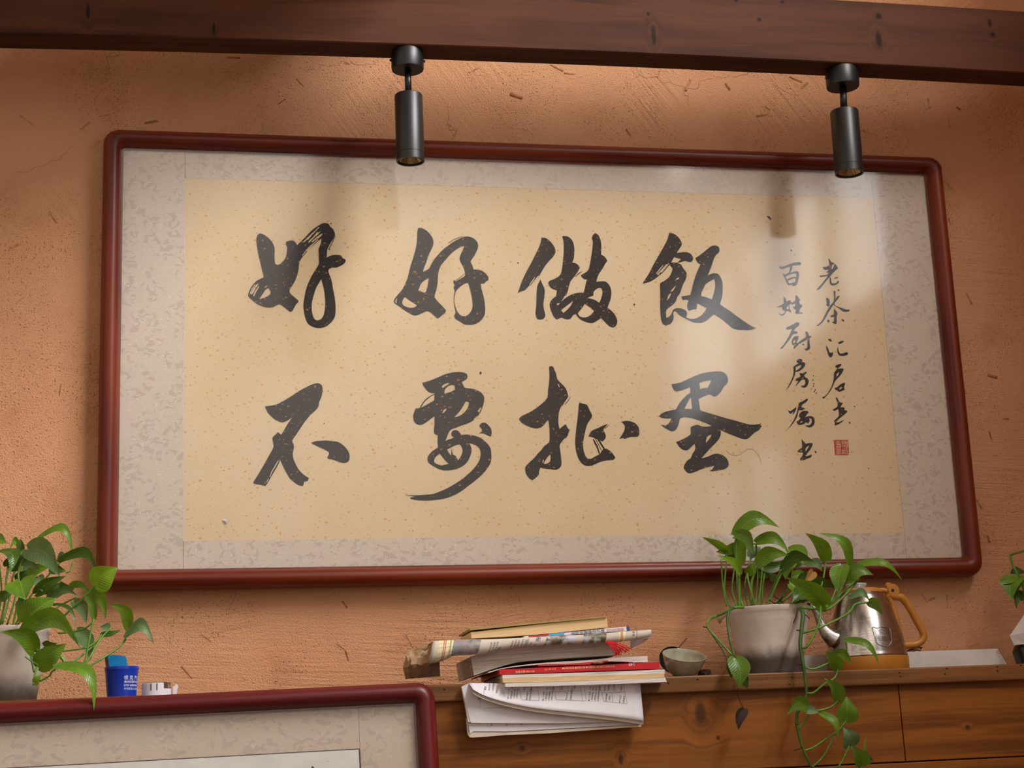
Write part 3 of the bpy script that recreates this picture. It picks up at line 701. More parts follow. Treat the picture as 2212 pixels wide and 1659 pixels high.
CH.append((520, 810, K6, [
["335 432 400 425 480 410 550 380 620 340 700 290 780 235 860 190 940 150 1000 125 1060 113 1105 130 1125 165 1128 230 1110 310 1080 380 1070 440 1030 490 970 545 920 600 860 680 800 770 750 845 710 905 725 950 735 1000 720 1060 720 1130 745 1200 790 1290 840 1350 890 1390 938 1420 925 1460 875 1470 860 1528 800 1520 740 1480 680 1430 660 1400 620 1330 580 1250 545 1175 525 1145 538 1185 500 1270 440 1370 400 1440 350 1522 330 1528 280 1515 180 1500 175 1475 210 1420 260 1340 330 1220 390 1110 450 1000 450 940 435 870 470 830 510 790 560 822 600 755 650 670 710 582 660 620 600 650 550 650 490 625 430 580 370 515","398 1402 420 1340 480 1235 516 1172 522 1184 480 1262 430 1345 408 1408","352 1478 380 1425 388 1429 362 1482"],
["970 940 1020 915 1100 907 1180 903 1260 912 1330 920 1390 950 1445 1000 1480 1050 1500 1100 1500 1150 1485 1190 1440 1212 1390 1210 1320 1185 1260 1162 1210 1158 1195 1130 1215 1100 1218 1065 1160 1030 1080 995"]]))
CH.append((850, 790, 260 / 1438, [
["345 205 400 190 470 165 540 135 610 105 680 85 750 75 820 78 870 95 885 130 870 165 815 195 835 235 855 265 920 272 980 285 1040 315 1075 355 1085 390 1075 460 1050 530 1010 600 960 650 890 690 810 715 750 740 690 762 660 800 640 850 620 900 650 885 700 868 725 855 700 845 690 820 700 785 740 768 780 785 810 825 860 822 930 828 1000 845 1060 875 1110 920 1145 960 1165 1010 1170 1100 1160 1160 1120 1230 1060 1300 980 1370 890 1440 810 1500 720 1550 620 1585 520 1602 400 1612 290 1608 210 1592 198 1576 260 1562 130 1549 220 1548 300 1547 400 1540 480 1530 560 1500 640 1465 720 1420 790 1375 850 1330 920 1270 970 1215 1010 1160 1035 1100 1040 1030 1020 980 970 945 905 925 930 980 930 1040 905 1110 870 1165 820 1205 750 1235 670 1250 590 1250 520 1225 460 1190 420 1160 405 1115 420 1070 470 1015 530 975 525 920 530 830 495 820 482 780 490 700 490 605 440 640 380 685 320 710 265 690 240 650 235 590 265 510 320 505 380 475 440 440 485 410 490 330 440 325 400 295 360 245",
"575 255 600 225 655 203 662 218 610 250 590 268","610 335 612 290 650 248 700 230 730 240 733 285 690 310","880 430 900 440 895 480 870 530 820 580 760 610 725 615 770 570 810 520 840 470 860 430","635 508 600 530 583 570 620 545",
"640 1005 700 970 780 940 810 965 825 1010 815 1060 790 1105 770 1130 745 1080 710 1065 690 1075 660 1040","555 1052 520 1075 490 1115 485 1150 520 1175 580 1190 660 1172 620 1135 585 1090","1005 545 1035 500 1048 505 1020 560","955 640 1000 600 1006 606 965 645"],
["312 502 350 440 400 385 470 345 500 338 500 346 472 353 412 395 362 445 330 503"],["690 1070 692 1020 696 975 702 1030 712 1068"],
["1030 705 1070 680 1110 690 1145 725 1168 760 1172 815 1160 850 1120 830 1070 808 1015 812 1050 790 1055 760 1030 730"]]))
CH.append((1110, 780, 280 / 1659, [
["450 80 470 65 500 72 520 110 540 160 555 230 600 280 650 330 675 375 690 430 695 460 660 510 630 560 595 600 575 670 570 740 570 800 585 870 630 830 665 808 690 860 715 882 690 940 640 1000 595 1060 585 1090 595 1160 605 1240 610 1310 595 1360 540 1392 480 1385 410 1378 340 1365 320 1420 322 1450 285 1490 240 1522 195 1500 155 1440 145 1390 150 1350 200 1295 260 1240 305 1185 350 1140 390 1085 450 1040 458 960 455 880 448 800 438 755 410 785 370 835 320 858 280 862 220 850 150 820 100 790 65 745 90 710 160 675 230 640 300 590 370 535 430 465 435 390 445 310 455 220 455 140",
"465 1195 430 1230 392 1290 384 1318 430 1310 462 1285 470 1240","376 1256 364 1300 374 1308 384 1275","560 290 575 300 588 335 570 325","655 985 690 940 696 946 664 990"],
["840 530 880 545 935 560 965 620 1000 690 995 725 950 790 925 850 910 920 895 990 885 1060 890 1130 910 1200 940 1245 990 1250 1050 1215 1100 1190 1130 1140 1180 1120 1250 1165 1275 1200 1300 1235 1270 1265 1200 1270 1120 1285 1050 1315 1000 1335 940 1342 890 1325 845 1280 815 1220 795 1140 785 1060 788 960 800 850 815 740 825 640 830 560"],
["1010 1000 1030 1050 1060 1110 1090 1190 1104 1186 1078 1100 1048 1040 1026 1000"],["1070 1005 1110 1070 1150 1135 1168 1122 1122 1050 1092 1008"],["1040 990 1075 1060 1115 1140 1122 1136 1082 1058 1048 990"],
["955 965 975 920 1010 885 1070 860 1130 830 1205 803 1165 850 1145 880 1160 910 1178 960 1165 1000 1135 1028 1090 1010 1040 990 995 970"],["1160 860 1215 815 1218 819 1166 868"],["650 555 690 505 725 450 728 454 696 512 656 560"],
["1370 780 1430 765 1490 770 1550 795 1590 835 1607 890 1600 950 1575 970 1500 970 1450 985 1410 997 1402 983 1350 994 1385 940 1412 890 1420 840 1400 800"]]))
CH.append((1400, 780, K6, [
["320 320 380 310 450 295 520 262 600 225 680 190 760 165 850 150 960 140 1030 150 1075 185 1100 240 1098 290 1075 330 1045 350 1020 400 975 455 930 492 890 485 845 462 800 475 745 500 695 528 705 590 712 640 725 680 800 705 900 735 1000 765 1100 795 1200 820 1300 850 1400 875 1480 875 1565 860 1540 885 1568 890 1530 950 1470 985 1420 1030 1370 1072 1300 1072 1220 1045 1120 1005 1040 970 980 945 1000 965 1000 1010 985 1060 940 1120 880 1180 810 1255 735 1340 800 1325 870 1295 930 1275 990 1283 1040 1305 1085 1345 1108 1400 1108 1440 1080 1475 1030 1498 950 1510 880 1520 848 1510 885 1490 910 1445 860 1455 780 1475 700 1505 640 1530 570 1547 530 1530 500 1490 490 1465 510 1410 545 1365 585 1340 610 1280 640 1235 650 1180 635 1145 590 1190 550 1225 510 1230 460 1210 420 1170 385 1115 440 1095 510 1060 585 1010 583 960 585 910 640 885 690 880 740 900 800 905 870 895 820 865 740 835 660 805 590 785 500 775 440 795 430 840 410 900 380 950 330 970 280 950 220 915 175 880 240 885 290 855 320 790 250 792 190 785 150 765 180 725 250 695 340 675 385 660 430 580 490 510 550 455 580 440 578 395 580 360 520 385 440 410 380 418 345 385",
"870 265 800 275 740 290 700 308 715 340 715 390 760 372 815 368 845 320","585 500 550 560 520 620 500 655 550 660 605 660 600 590 592 530","870 1015 830 1030 805 1060 795 1130 830 1090 860 1050"]]))
for ox, oy, k, comps in CH:
    brush('brush_character', [[pl(l) for l in c] for c in comps], ox, oy, k, M['ink'], sheet_o, n=2)
DRY = ["860 336 960 240 1050 158 1060 166 970 252 870 345","930 335 1000 267 1055 200 1066 210 1005 285 940 350","905 455 985 372 1060 296 1068 306 990 387 915 468","975 335 1040 277 1118 220 1128 230 1050 292 984 346","1010 190 1075 130 1083 137 1020 200","880 470 950 395 1020 335 1026 342 958 404 888 480","1040 240 1090 190 1096 196 1048 250","915 300 965 250 972 258 924 308","1060 280 1110 240 1116 248 1068 290","845 520 900 455 906 462 853 528",
"140 1055 170 990 220 920 228 926 182 1000 152 1066","172 1082 195 1020 248 945 256 951 210 1030 182 1088","125 1050 150 985 196 922 202 928 160 992 134 1056","160 1040 200 975 206 980 168 1046","205 960 240 905 246 910 214 966"]
dry = brush('dry_brush_streaks', [[pl(l)] for l in DRY], 520, 470, K6, M['gold'], sheet_o, .0007, 2); dry['kind'] = 'stuff'
KA, KB = 200 / 1382, 200 / 1327
A_, B_ = (1660, 540, KA), (1660, 760, KB)
SM = [
(A_, [["150 242 210 250 280 225 360 195 440 180 480 185 487 210 470 228 400 228 350 240 355 265 335 315 320 345 370 325 420 315 450 330 458 380 445 440 430 500 400 535 360 538 350 520 290 525 265 480 240 420 215 375 215 345 240 365 290 345 315 300 320 250 270 265 215 285 180 280","255 400 300 375 380 352 415 358 410 410 390 397 330 415 285 432 275 440","290 457 330 442 385 422 405 432 395 480 350 490 305 502"]]),
(A_, [["222 690 260 730 270 770 310 750 330 760 345 790 375 770 398 755 400 690 415 675 440 695 460 730 480 735 460 760 470 810 500 820 500 850 470 880 460 930 510 935 512 948 420 955 395 950 410 900 365 865 370 850 400 840 395 800 350 815 320 800 310 860 330 900 342 940 300 915 270 910 240 960 205 982 170 965 150 940 200 965 240 935 250 910 215 900 200 870 205 850 120 860 160 835 210 810 225 790","290 830 300 850 298 890 275 880 270 860"]]),
(A_, [["260 1165 300 1140 350 1120 400 1090 435 1078 465 1095 455 1130 410 1165 370 1210 420 1215 440 1235 420 1250 360 1265 330 1320 290 1370 240 1430 205 1475 170 1470 200 1440 240 1390 290 1310 330 1230 350 1180 300 1190 265 1185"],["345 1370 365 1310 410 1285 450 1290 440 1340 420 1370 430 1395 480 1350 540 1315 560 1290 545 1225 570 1215 590 1235 605 1285 635 1280 640 1300 610 1320 615 1400 620 1470 590 1495 560 1505 530 1475 570 1470 580 1420 575 1340 530 1365 480 1390 440 1420 400 1460 375 1482 375 1450 390 1430 365 1420 350 1400","370 1360 400 1345 395 1380 372 1395"],["505 1400 535 1405 530 1425 510 1415"]]),
(A_, [["890 130 915 140 935 180 970 185 975 205 1000 215 1025 250 1040 275 1000 305 940 370 890 430 840 490 790 555 745 597 715 590 740 565 790 510 850 435 885 395 850 395 775 408 760 380 820 378 880 365 900 340 860 340 905 290 850 300 815 280 812 255 860 250 905 230 905 180","955 225 985 210 965 265 942 292 945 245"],["975 425 1010 405 1040 400 1035 415 990 432"],["912 400 930 420 940 490 970 500 1010 490 1030 460 1055 465 1040 500 990 528 940 528 915 500 910 450"]]),
(A_, [["970 610 1000 615 1000 680 998 735 1020 700 1050 680 1062 695 1030 740 1000 775 985 800 1000 830 1050 850 1110 875 1170 890 1212 890 1205 915 1130 925 1080 895 1020 850 965 820 935 870 890 940 850 1020 800 1090 750 1130 710 1135 740 1110 790 1065 830 990 870 910 920 830 955 790 975 760 975 680"],["860 710 890 720 915 760 910 800 915 830 890 850 870 830 850 830 870 800 860 750"],["975 870 1000 900 1030 945 1015 1000 1020 1060 1015 1100 980 1105 945 1070 975 1070 980 1000 930 1005 920 980 970 965 975 920"],["875 1050 900 1040 915 1065 900 1085 880 1075"],["1090 1030 1115 1035 1133 1060 1115 1072 1098 1050"]]),
(A_, [["890 1325 925 1330 948 1355 930 1370 900 1350"],["1035 1385 1080 1360 1125 1355 1120 1375 1060 1405"],["862 1425 890 1470 910 1530 945 1535 965 1520 960 1570 935 1605 905 1590 880 1530 862 1460"],["1040 1445 1045 1500 1065 1545 1110 1545 1160 1525 1190 1540 1170 1570 1100 1582 1050 1570 1028 1520 1028 1470"]]),
(B_, [["400 130 440 100 480 110 485 135 470 150 510 150 528 180 510 220 470 260 420 285 385 285 380 330 350 400 320 460 280 520 238 565 270 515 310 440 345 360 360 290 355 220 380 195 430 165 405 150","387 225 430 200 470 190 460 220 410 262 392 268"],["450 300 480 310 520 290 550 285 540 310 510 340 520 360 560 385 575 425 560 480 520 515 480 505 460 490 510 480 530 440 515 400 480 400 440 440 390 492 385 485 430 420 395 420 385 390 430 370 460 350 445 320"]]),
(B_, [["280 835 310 850 345 830 390 795 400 800 390 840 360 890 345 890 360 850 325 885 300 880"],["440 730 490 710 530 680 560 672 565 690 530 730 490 750 470 790 510 810 530 810 480 840 440 835 425 860 415 920 390 970 350 1030 300 1085 262 1118 310 1060 360 980 395 900 415 830 430 760"],["460 870 500 845 560 850 575 870 550 900 520 940 560 925 610 920 650 945 662 990 655 1040 620 1075 575 1082 530 1065 530 1055 590 1050 620 1010 615 960 580 950 590 990 570 1030 540 1010 510 1035 440 1050 415 1030 400 1005 440 975 460 950 440 930 440 900","455 1002 490 987 480 1010 457 1025"]]),
(B_, [["472 1250 500 1280 535 1320 580 1308 630 1310 630 1340 600 1400 560 1450 530 1500 570 1490 620 1470 610 1510 560 1530 500 1555 455 1555 455 1530 490 1480 490 1440 440 1440 412 1430 440 1400 480 1370 480 1320","530 1385 575 1345 585 1345 560 1390 530 1430","442 1428 478 1404 482 1420"],["660 1415 680 1425 692 1445 670 1452"]]),
(B_, [["955 200 1000 180 1040 172 1045 195 1010 225 985 250 1020 240 1070 238 1075 260 1050 310 1020 350 970 400 945 440 900 540 850 610 790 675 765 650 800 640 850 590 890 520 920 450 935 380 940 300 968 262 988 230 960 222","978 318 1010 290 1000 330 972 358"],["945 515 980 510 1030 465 1090 440 1098 465 1080 510 1095 540 1070 555 1030 570 1000 570 985 550 960 545","1010 525 1050 500 1055 520 1020 545"]]),
(B_, [["960 655 985 660 1010 710 1040 730 1065 725 1055 755 1030 790 1090 800 1090 840 1120 840 1130 860 1090 900 1050 930 990 980 975 1010 1000 1010 1050 990 1085 970 1050 1010 1000 1040 950 1058 950 1020 940 990 990 940 1010 910 1005 850 1000 820 940 850 918 825 970 800 990 770 985 720"],["1150 1000 1180 1020 1165 1035 1150 1015"]]),
]
for (ox, oy, k), comps in SM:
    brush('inscription_character', [[pl(l) for l in c] for c in comps], ox, oy, k, M['ink'], sheet_o, n=2)
# the red square seal, carved white on red
seal = brush('seal', [[pl("938 1268 990 1262 1060 1264 1142 1262 1146 1330 1152 1400 1154 1470 1140 1480 1050 1482 962 1480 952 1470 946 1400 942 1330")]], *B_, M['seal'], sheet_o, n=1)
SEG = [(.25,.05,.25,.22),(.1,.1,.4,.1),(.1,.1,.1,.2),(.1,.2,.4,.2),(.4,.1,.4,.2),(.06,.28,.45,.28),(.13,.34,.13,.52),(.13,.34,.41,.34),(.41,.34,.41,.52),(.2,.43,.34,.43),(.13,.52,.41,.52),
(.08,.6,.43,.6),(.1,.68,.4,.68),(.1,.68,.1,.76),(.1,.76,.4,.76),(.1,.84,.42,.84),(.25,.6,.25,.95),(.42,.84,.42,.93),(.08,.93,.34,.95),
(.54,.08,.66,.08),(.52,.16,.66,.16),(.54,.24,.66,.24),(.54,.32,.66,.32),(.54,.32,.54,.48),(.66,.32,.66,.48),(.54,.48,.66,.48),(.72,.06,.72,.5),(.72,.06,.82,.06),(.82,.06,.82,.55),(.72,.2,.82,.2),(.72,.33,.82,.33),(.92,.05,.92,.5),(.86,.18,.98,.18),
(.54,.6,.76,.6),(.54,.6,.54,.95),(.6,.7,.76,.7),(.6,.8,.75,.8),(.6,.8,.6,.93),(.75,.8,.75,.93),(.6,.93,.75,.93),(.86,.58,.82,.76),(.82,.72,.97,.72),(.93,.72,.83,.95),(.84,.78,.97,.95)]
vs, fs = [], []
for a, b, c, d in SEG:
    f = lambda u, v: Vector((944 + u * 200 + v * 12, 1264 + v * 214))
    p, q = f(a, b), f(c, d); n_ = (q - p).normalized(); w_ = Vector((-n_.y, n_.x)) * 4.2; e_ = n_ * 4
    i = len(vs)
    for r in (p - e_ + w_, q + e_ + w_, q + e_ - w_, p - e_ - w_): vs.append(bd(*bd.pix(1660 + r.x * KB, 760 + r.y * KB), .0007))
    fs.append((i, i + 1, i + 2, i + 3))
mesh('seal_carving', vs, fs, M['gold'], sheet_o)
# specks, a hair and a tear on the sheet
vs, fs = [], []
for (px, py, r) in [(1661, 470, 2.5), (1664, 473, 2), (1658, 468, 1.5), (1370, 658, 2), (1038, 806, 2.6), (1119, 568, 1.6), (1709, 541, 1.8), (1811, 627, 2), (1757, 812, 1.3), (1756, 821, 1.3), (1758, 829, 1.3), (1757, 834, 1.2), (1761, 842, 1.3), (1759, 846, 1.4), (1763, 849, 1.3), (715, 483, 1.4), (712, 539, 1.4), (1846, 878, 1.2), (700, 915, 1.2), (1606, 851, 1.1), (1876, 1012, 1.3)]:
    i = len(vs); vs += [bd(*bd.pix(px + r * math.cos(a), py + r * math.sin(a) * 1.2), .0005) for a in (0, 1.05, 2.1, 3.14, 4.2, 5.24)]; fs.append(tuple(range(i, i + 6)))
sp = mesh('ink_specks', vs, fs, M['ink'], sheet_o); sp['kind'] = 'stuff'
hair = [bd(*bd.pix(1400 + u * K6, 780 + v * K6), .0006) for u, v in ((1080, 1230), (1120, 1275), (1190, 1300), (1270, 1285), (1340, 1230), (1400, 1208), (1470, 1240), (1530, 1320), (1560, 1410))]
tube('hair', hair, .00022, M['straw2'], sheet_o, 4)
tear = [(480, 1124), (486, 1120), (490, 1126), (497, 1124), (489, 1133)]
mesh('paper_tear', [bd(*bd.pix(u, v), .001) for u, v in tear] + [bd(*bd.pix(488, 1127), .004)], [(0, 1, 5), (1, 2, 5), (2, 3, 5), (3, 4, 5), (4, 0, 5)], M['card'], sheet_o)

# ------------------------------------------------------------------ the second picture, leaning below the ledge
P_ = at(936, 1474, -.235)
b2 = Board(P_, .011, .10)
pic2 = thing('framed_painting', 'framed painting with dark red frame leaning below the ledge at lower left', 'picture', b2(-.6, -.9, 0))
W2, H2 = 1.25, .88
moulding(b2, -W2 + .032, -.032, -H2 + .032, -.0325, PROF, .006, .75, M['lacquer2'], pic2)
b2.panel('backing_board', -W2 + .02, -.02, -H2 + .02, -.02, -.016, -.008, M['ceil'], pic2)
bx, bz = b2.pix(775.4, 1618.3)
b2.panel('brocade_panel', bx + .002, -.026, -H2 + .026, -.026, -.006, .0006, M['brocade2'], pic2)
b2.panel('brocade_panel', -W2 + .03, bx + .0015, bz + .001, -.026, -.006, .0003, M['brocade2'], pic2)
b2.panel('paper_border', -W2 + .15, bx + .0012, -H2 + .14, bz + .0012, -.005, 0, M['black'], pic2)
pp = b2.panel('painting_sheet', -W2 + .152, bx - .0006, -H2 + .142, bz - .0006, -.004, .0004, M['card'], pic2)
b2.panel('glass_pane', -W2 + .028, -.028, -H2 + .028, -.0285, .0050, .0062, M['glass'], pic2)
vs = [b2(*b2.pix(380 + u / 3.814, 1440 + v / 3.814), .0006) for u, v in ((1118, 822), (1128, 820), (1140, 834), (1140, 860), (1110, 860))]
mesh('brush_stroke', vs, [(0, 1, 2, 3, 4)], M['ink'], pp)
vs = [b2(*b2.pix(380 + (1254 + 4 * math.cos(a)) / 3.814, 1440 + (782 + 4 * math.sin(a)) / 3.814), .0006) for a in (0, 1.05, 2.1, 3.14, 4.2, 5.24)]
mesh('brush_stroke', vs, [tuple(range(6))], M['ink'], pp)
# ================================================================== LEDGE AND BOARDS BELOW IT
LF, PF = -.20, -.187                      # front of the ledge trim, face of the boards
TZ1, TZ0 = LEDGE_Z, Z0 - .6412            # top and foot of the trim
JX, ZR1 = .5535, Z0 - .7745               # joint between the two boards, foot of the first row
kn2 = []
for (px, py, rx, rz, sx) in [(1513, 1540, 13, 25, 1), (1341, 1640, 6, 13, 1), (1128, 1617, 6, 6, 1), (1551, 1594, 5, 5, 1), (2090, 1570, 5, 5, 1)]:
    p = at(px, py, PF); s = mpp(px, py, PF); kn2.append((p.x, p.z, rx * s, rz * s))
M['plank'] = mat_wood('honey_pine_boards', '#8e551c', '#673a10', '#7b4816', kn2, .5, .55, sheen=.22, rays=.3)
M['trimwood'] = mat_wood('honey_pine_trim', '#825429', '#65401b', '#67401e', [(at(1068, 1500, LF).x, TZ0 + .014, .012, .02)], .45, .8, sheen=.3, rays=.3)
base = link('trim_1', None); base.location = (0, -.1, 0); struct(base)
box('ledge_board', (-3.4, LF + .012, TZ1 - .022), (1.168, WY - .001, TZ1), M['trimwood'], base, .0015)
box('front_trim', (-3.4, LF, TZ0), (1.168, LF + .0125, TZ1 + .0004), M['trimwood'], base, .0025)
rows = [(TZ0 - .0015 + .006, ZR1 + .0012), (ZR1 - .0012, ZR1 - .135), (ZR1 - .1375, ZR1 - .27)]
cuts = [[-3.4, -1.35, JX, 1.168], [-3.4, -.9, .98, 1.168], [-3.4, -1.5, .2, 1.168]]
for (z1, z0), xs_ in zip(rows, cuts):
    for a, b in zip(xs_, xs_[1:]): box('plank', (a + .0008, PF, z0), (b - .0008, PF + .014, z1), M['plank'], base, .0012)
for x in (-1.2, .1, 1.1): box('stud', (x, PF + .014, 0), (x + .04, WY - .002, TZ1 - .022), M['plank'], base)
for (px, py) in [(960, 1489), (1444, 1475), (1507, 1467), (1705, 1478), (1711, 1463), (1943, 1453), (1945, 1461), (2045, 1444), (2041, 1456), (2154, 1440), (2155, 1449), (2205, 1437)]:
    p = at(px, py, LF); lathe('nail', [(.0016, 0), (.0014, .0006), (.0001, .0008)], (p.x, LF - .0002, p.z), M['nail'], base, 8, False, axis=(0, -1, 0))

# ================================================================== PLANTS
VIEW = lambda p: (CAM - Vector(p)).normalized()
HEART = [(0, .20), (.04, .55), (.10, .78), (.18, .93), (.28, 1.0), (.40, .97), (.52, .86), (.64, .70), (.76, .50), (.87, .29), (.95, .12), (1, .015)]
LANCE = [(0, .10), (.06, .40), (.15, .70), (.28, .93), (.42, 1.0), (.56, .92), (.70, .72), (.82, .46), (.92, .2), (1, .01)]
def leaf(parent, mat, base, tip, w, Yb, Yt, arc=0, roll=None, fold=.28, bend=.12, shape=HEART, name='leaf'):
    """base, tip in photo pixels at depths Yb, Yt; w = seen width in pixels; arc = sideways bow of the midrib in pixels"""
    b, t = at(*base, Yb), at(*tip, Yt)
    if roll is None: roll = random.uniform(-30, 30)
    roll = math.radians(roll)
    s = mpp((base[0] + tip[0]) / 2, (base[1] + tip[1]) / 2, (Yb + Yt) / 2)
    ax = t - b; L = ax.length; ax.normalize()
    v = VIEW((b + t) / 2); side = ax.cross(v).normalized(); nrm = side.cross(ax).normalized()
    if nrm.dot(v) < 0: nrm = -nrm
    side0 = side.copy()
    sd = side * math.cos(roll) + nrm * math.sin(roll); nn = nrm * math.cos(roll) - side * math.sin(roll)
    half = w * 1.1 * s / 2 / max(.35, math.cos(roll))
    cols = (-1, -.72, -.38, 0, .38, .72, 1)
    vs, uv, fs = [], [], []
    ph = random.uniform(0, 6)
    for (q, k) in shape:
        c = b + ax * (L * q) - side0 * (arc * s * math.sin(math.pi * q)) + nn * (bend * L * (math.sin(math.pi * q) - .5 * q))
        for e in cols:
            lobe = -.10 * L * abs(e) * max(0, 1 - q / .3) if shape is HEART else 0
            wav = .035 * half * math.sin(q * 11 + ph + e * 2) * abs(e)
            vs.append(c + sd * (half * k * e) + nn * (fold * half * k * abs(e) ** 1.3 + wav) + ax * lobe)
            uv.append((q, .5 + .5 * e * k))
    n = len(cols)
    for i in range(len(shape) - 1):
        for j in range(n - 1): fs.append((i * n + j, i * n + j + 1, (i + 1) * n + j + 1, (i + 1) * n + j))
    return mesh(name, vs, fs, mat, parent, True, uv)
def stem(parent, pts, r, mat=None, name='stem', sm=5):
    """pts = (px, py, Y); r in pixels"""
    s = mpp(pts[0][0], pts[0][1], pts[0][2])
    return tube(name, [at(*p) for p in pts], [x * s for x in r] if isinstance(r, (list, tuple)) else r * s, mat or M['stem'], parent, 7, sm)
def T(f, *pts): return [(*f(p[0], p[1]), p[2]) for p in pts]

# ---- middle pothos
Yp = -.108
s = mpp(1650, 1380, Yp)
ctr = at(C5(752, 0)[0], C5(0, 660)[1], Yp); zr = at(1650, C5(0, 655)[1], Yp).z
pothos = thing('potted_pothos', 'trailing pothos in a white soil-stained plastic pot left of the kettle', 'potted plant', (ctr.x, Yp, LEDGE_Z))
Hp = zr - LEDGE_Z
Rt, Rb = 252 * .343 * s, 176 * .343 * s
M['pot1'] = mat_stained_pot('stained_white_pot', LEDGE_Z + Hp * .2, LEDGE_Z + Hp * .46)
prof = [(Rb * .9, 0), (Rb, .002), (Rb * 1.01, Hp * .05), (Rb * 1.0, Hp * .06), (Rb + (Rt - Rb) * .55, Hp * .55), (Rb + (Rt - Rb) * .80, Hp * .80), (Rb + (Rt - Rb) * .82, Hp * .81), (Rt * .955, Hp * .90), (Rt * .965, Hp * .91), (Rt * 1.0, Hp * .965), (Rt * 1.0, Hp * .995), (Rt * .985, Hp), (Rt * .96, Hp * .99), (Rt * .93, Hp * .9), (Rb * .9, Hp * .3)]
pot = lathe('pot', prof, (ctr.x, Yp, LEDGE_Z), M['pot1'], pothos, 56)
lathe('soil', [(Rt * .945, Hp * .93), (Rt * .6, Hp * .955), (.001, Hp * .96)], (ctr.x, Yp, LEDGE_Z), M['soil'], pothos, 32, False)
# the lip broken out at the left
pts_top = [at(*C5(u, v), Yp - d) for u, v, d in ((520, 655, .05), (480, 672, .035), (450, 690, .015), (436, 722, -.01))]
pts_bot = [at(*C5(u, v), Yp - d) for u, v, d in ((520, 690, .052), (495, 700, .037), (470, 722, .015), (452, 752, -.01))]
sheet('torn_lip', [pts_top, pts_bot], M['pot1'], pot, .0015)
L5 = lambda b, t, w, Yb, Yt, mat='leaf', **k: leaf(pothos, M[mat], C5(*b), C5(*t), w * .343, Yb, Yt, **k)
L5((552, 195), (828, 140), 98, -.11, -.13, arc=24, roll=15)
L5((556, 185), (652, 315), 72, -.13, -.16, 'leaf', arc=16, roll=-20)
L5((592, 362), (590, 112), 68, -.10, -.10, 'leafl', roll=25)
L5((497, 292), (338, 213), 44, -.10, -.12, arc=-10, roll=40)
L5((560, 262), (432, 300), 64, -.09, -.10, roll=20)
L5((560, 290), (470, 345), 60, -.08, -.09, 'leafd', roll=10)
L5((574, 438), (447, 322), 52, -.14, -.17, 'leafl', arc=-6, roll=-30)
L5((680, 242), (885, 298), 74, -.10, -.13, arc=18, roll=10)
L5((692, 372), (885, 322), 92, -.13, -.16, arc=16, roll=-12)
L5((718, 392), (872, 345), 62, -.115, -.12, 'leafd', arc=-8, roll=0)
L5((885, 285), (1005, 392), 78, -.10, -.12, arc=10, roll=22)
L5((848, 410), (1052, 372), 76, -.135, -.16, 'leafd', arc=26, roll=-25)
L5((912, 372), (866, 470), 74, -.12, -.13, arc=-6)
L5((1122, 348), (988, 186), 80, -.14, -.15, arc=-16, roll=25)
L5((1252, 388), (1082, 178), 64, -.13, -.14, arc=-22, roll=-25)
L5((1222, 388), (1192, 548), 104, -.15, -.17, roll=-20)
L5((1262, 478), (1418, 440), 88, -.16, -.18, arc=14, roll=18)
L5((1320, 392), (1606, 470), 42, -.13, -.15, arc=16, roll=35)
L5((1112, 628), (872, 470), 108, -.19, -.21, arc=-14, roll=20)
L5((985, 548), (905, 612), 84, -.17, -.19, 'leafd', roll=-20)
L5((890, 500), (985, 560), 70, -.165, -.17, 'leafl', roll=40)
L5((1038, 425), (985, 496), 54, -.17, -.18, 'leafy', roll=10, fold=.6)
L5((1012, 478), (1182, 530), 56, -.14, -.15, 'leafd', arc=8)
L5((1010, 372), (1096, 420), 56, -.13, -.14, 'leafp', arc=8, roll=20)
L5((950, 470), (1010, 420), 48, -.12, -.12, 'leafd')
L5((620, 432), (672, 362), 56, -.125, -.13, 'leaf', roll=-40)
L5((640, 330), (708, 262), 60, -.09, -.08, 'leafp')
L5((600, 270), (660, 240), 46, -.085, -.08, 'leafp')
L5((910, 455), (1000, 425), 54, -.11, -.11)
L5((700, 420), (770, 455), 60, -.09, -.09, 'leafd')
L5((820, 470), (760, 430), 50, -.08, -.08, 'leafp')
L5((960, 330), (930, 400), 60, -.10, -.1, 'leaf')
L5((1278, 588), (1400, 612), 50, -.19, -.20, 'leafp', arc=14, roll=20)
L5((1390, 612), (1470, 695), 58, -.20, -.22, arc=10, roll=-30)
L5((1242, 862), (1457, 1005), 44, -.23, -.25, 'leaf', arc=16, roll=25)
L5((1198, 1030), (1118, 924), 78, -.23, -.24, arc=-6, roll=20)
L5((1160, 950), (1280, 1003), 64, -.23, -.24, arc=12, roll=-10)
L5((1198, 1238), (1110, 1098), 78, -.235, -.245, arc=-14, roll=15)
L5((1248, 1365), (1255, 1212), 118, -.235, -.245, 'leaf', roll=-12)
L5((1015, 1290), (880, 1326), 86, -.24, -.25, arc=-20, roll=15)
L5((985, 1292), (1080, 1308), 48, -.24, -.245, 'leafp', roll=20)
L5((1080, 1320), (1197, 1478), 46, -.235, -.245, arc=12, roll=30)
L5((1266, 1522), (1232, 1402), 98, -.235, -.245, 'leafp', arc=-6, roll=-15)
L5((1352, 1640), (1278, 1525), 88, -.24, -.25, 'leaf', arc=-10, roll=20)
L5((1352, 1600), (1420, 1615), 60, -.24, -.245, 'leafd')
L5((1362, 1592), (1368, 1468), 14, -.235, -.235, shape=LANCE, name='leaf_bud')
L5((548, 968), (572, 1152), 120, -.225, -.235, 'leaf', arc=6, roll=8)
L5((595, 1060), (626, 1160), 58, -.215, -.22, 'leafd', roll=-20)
L5((505, 1010), (525, 1095), 40, -.215, -.22, 'leafd', roll=30)
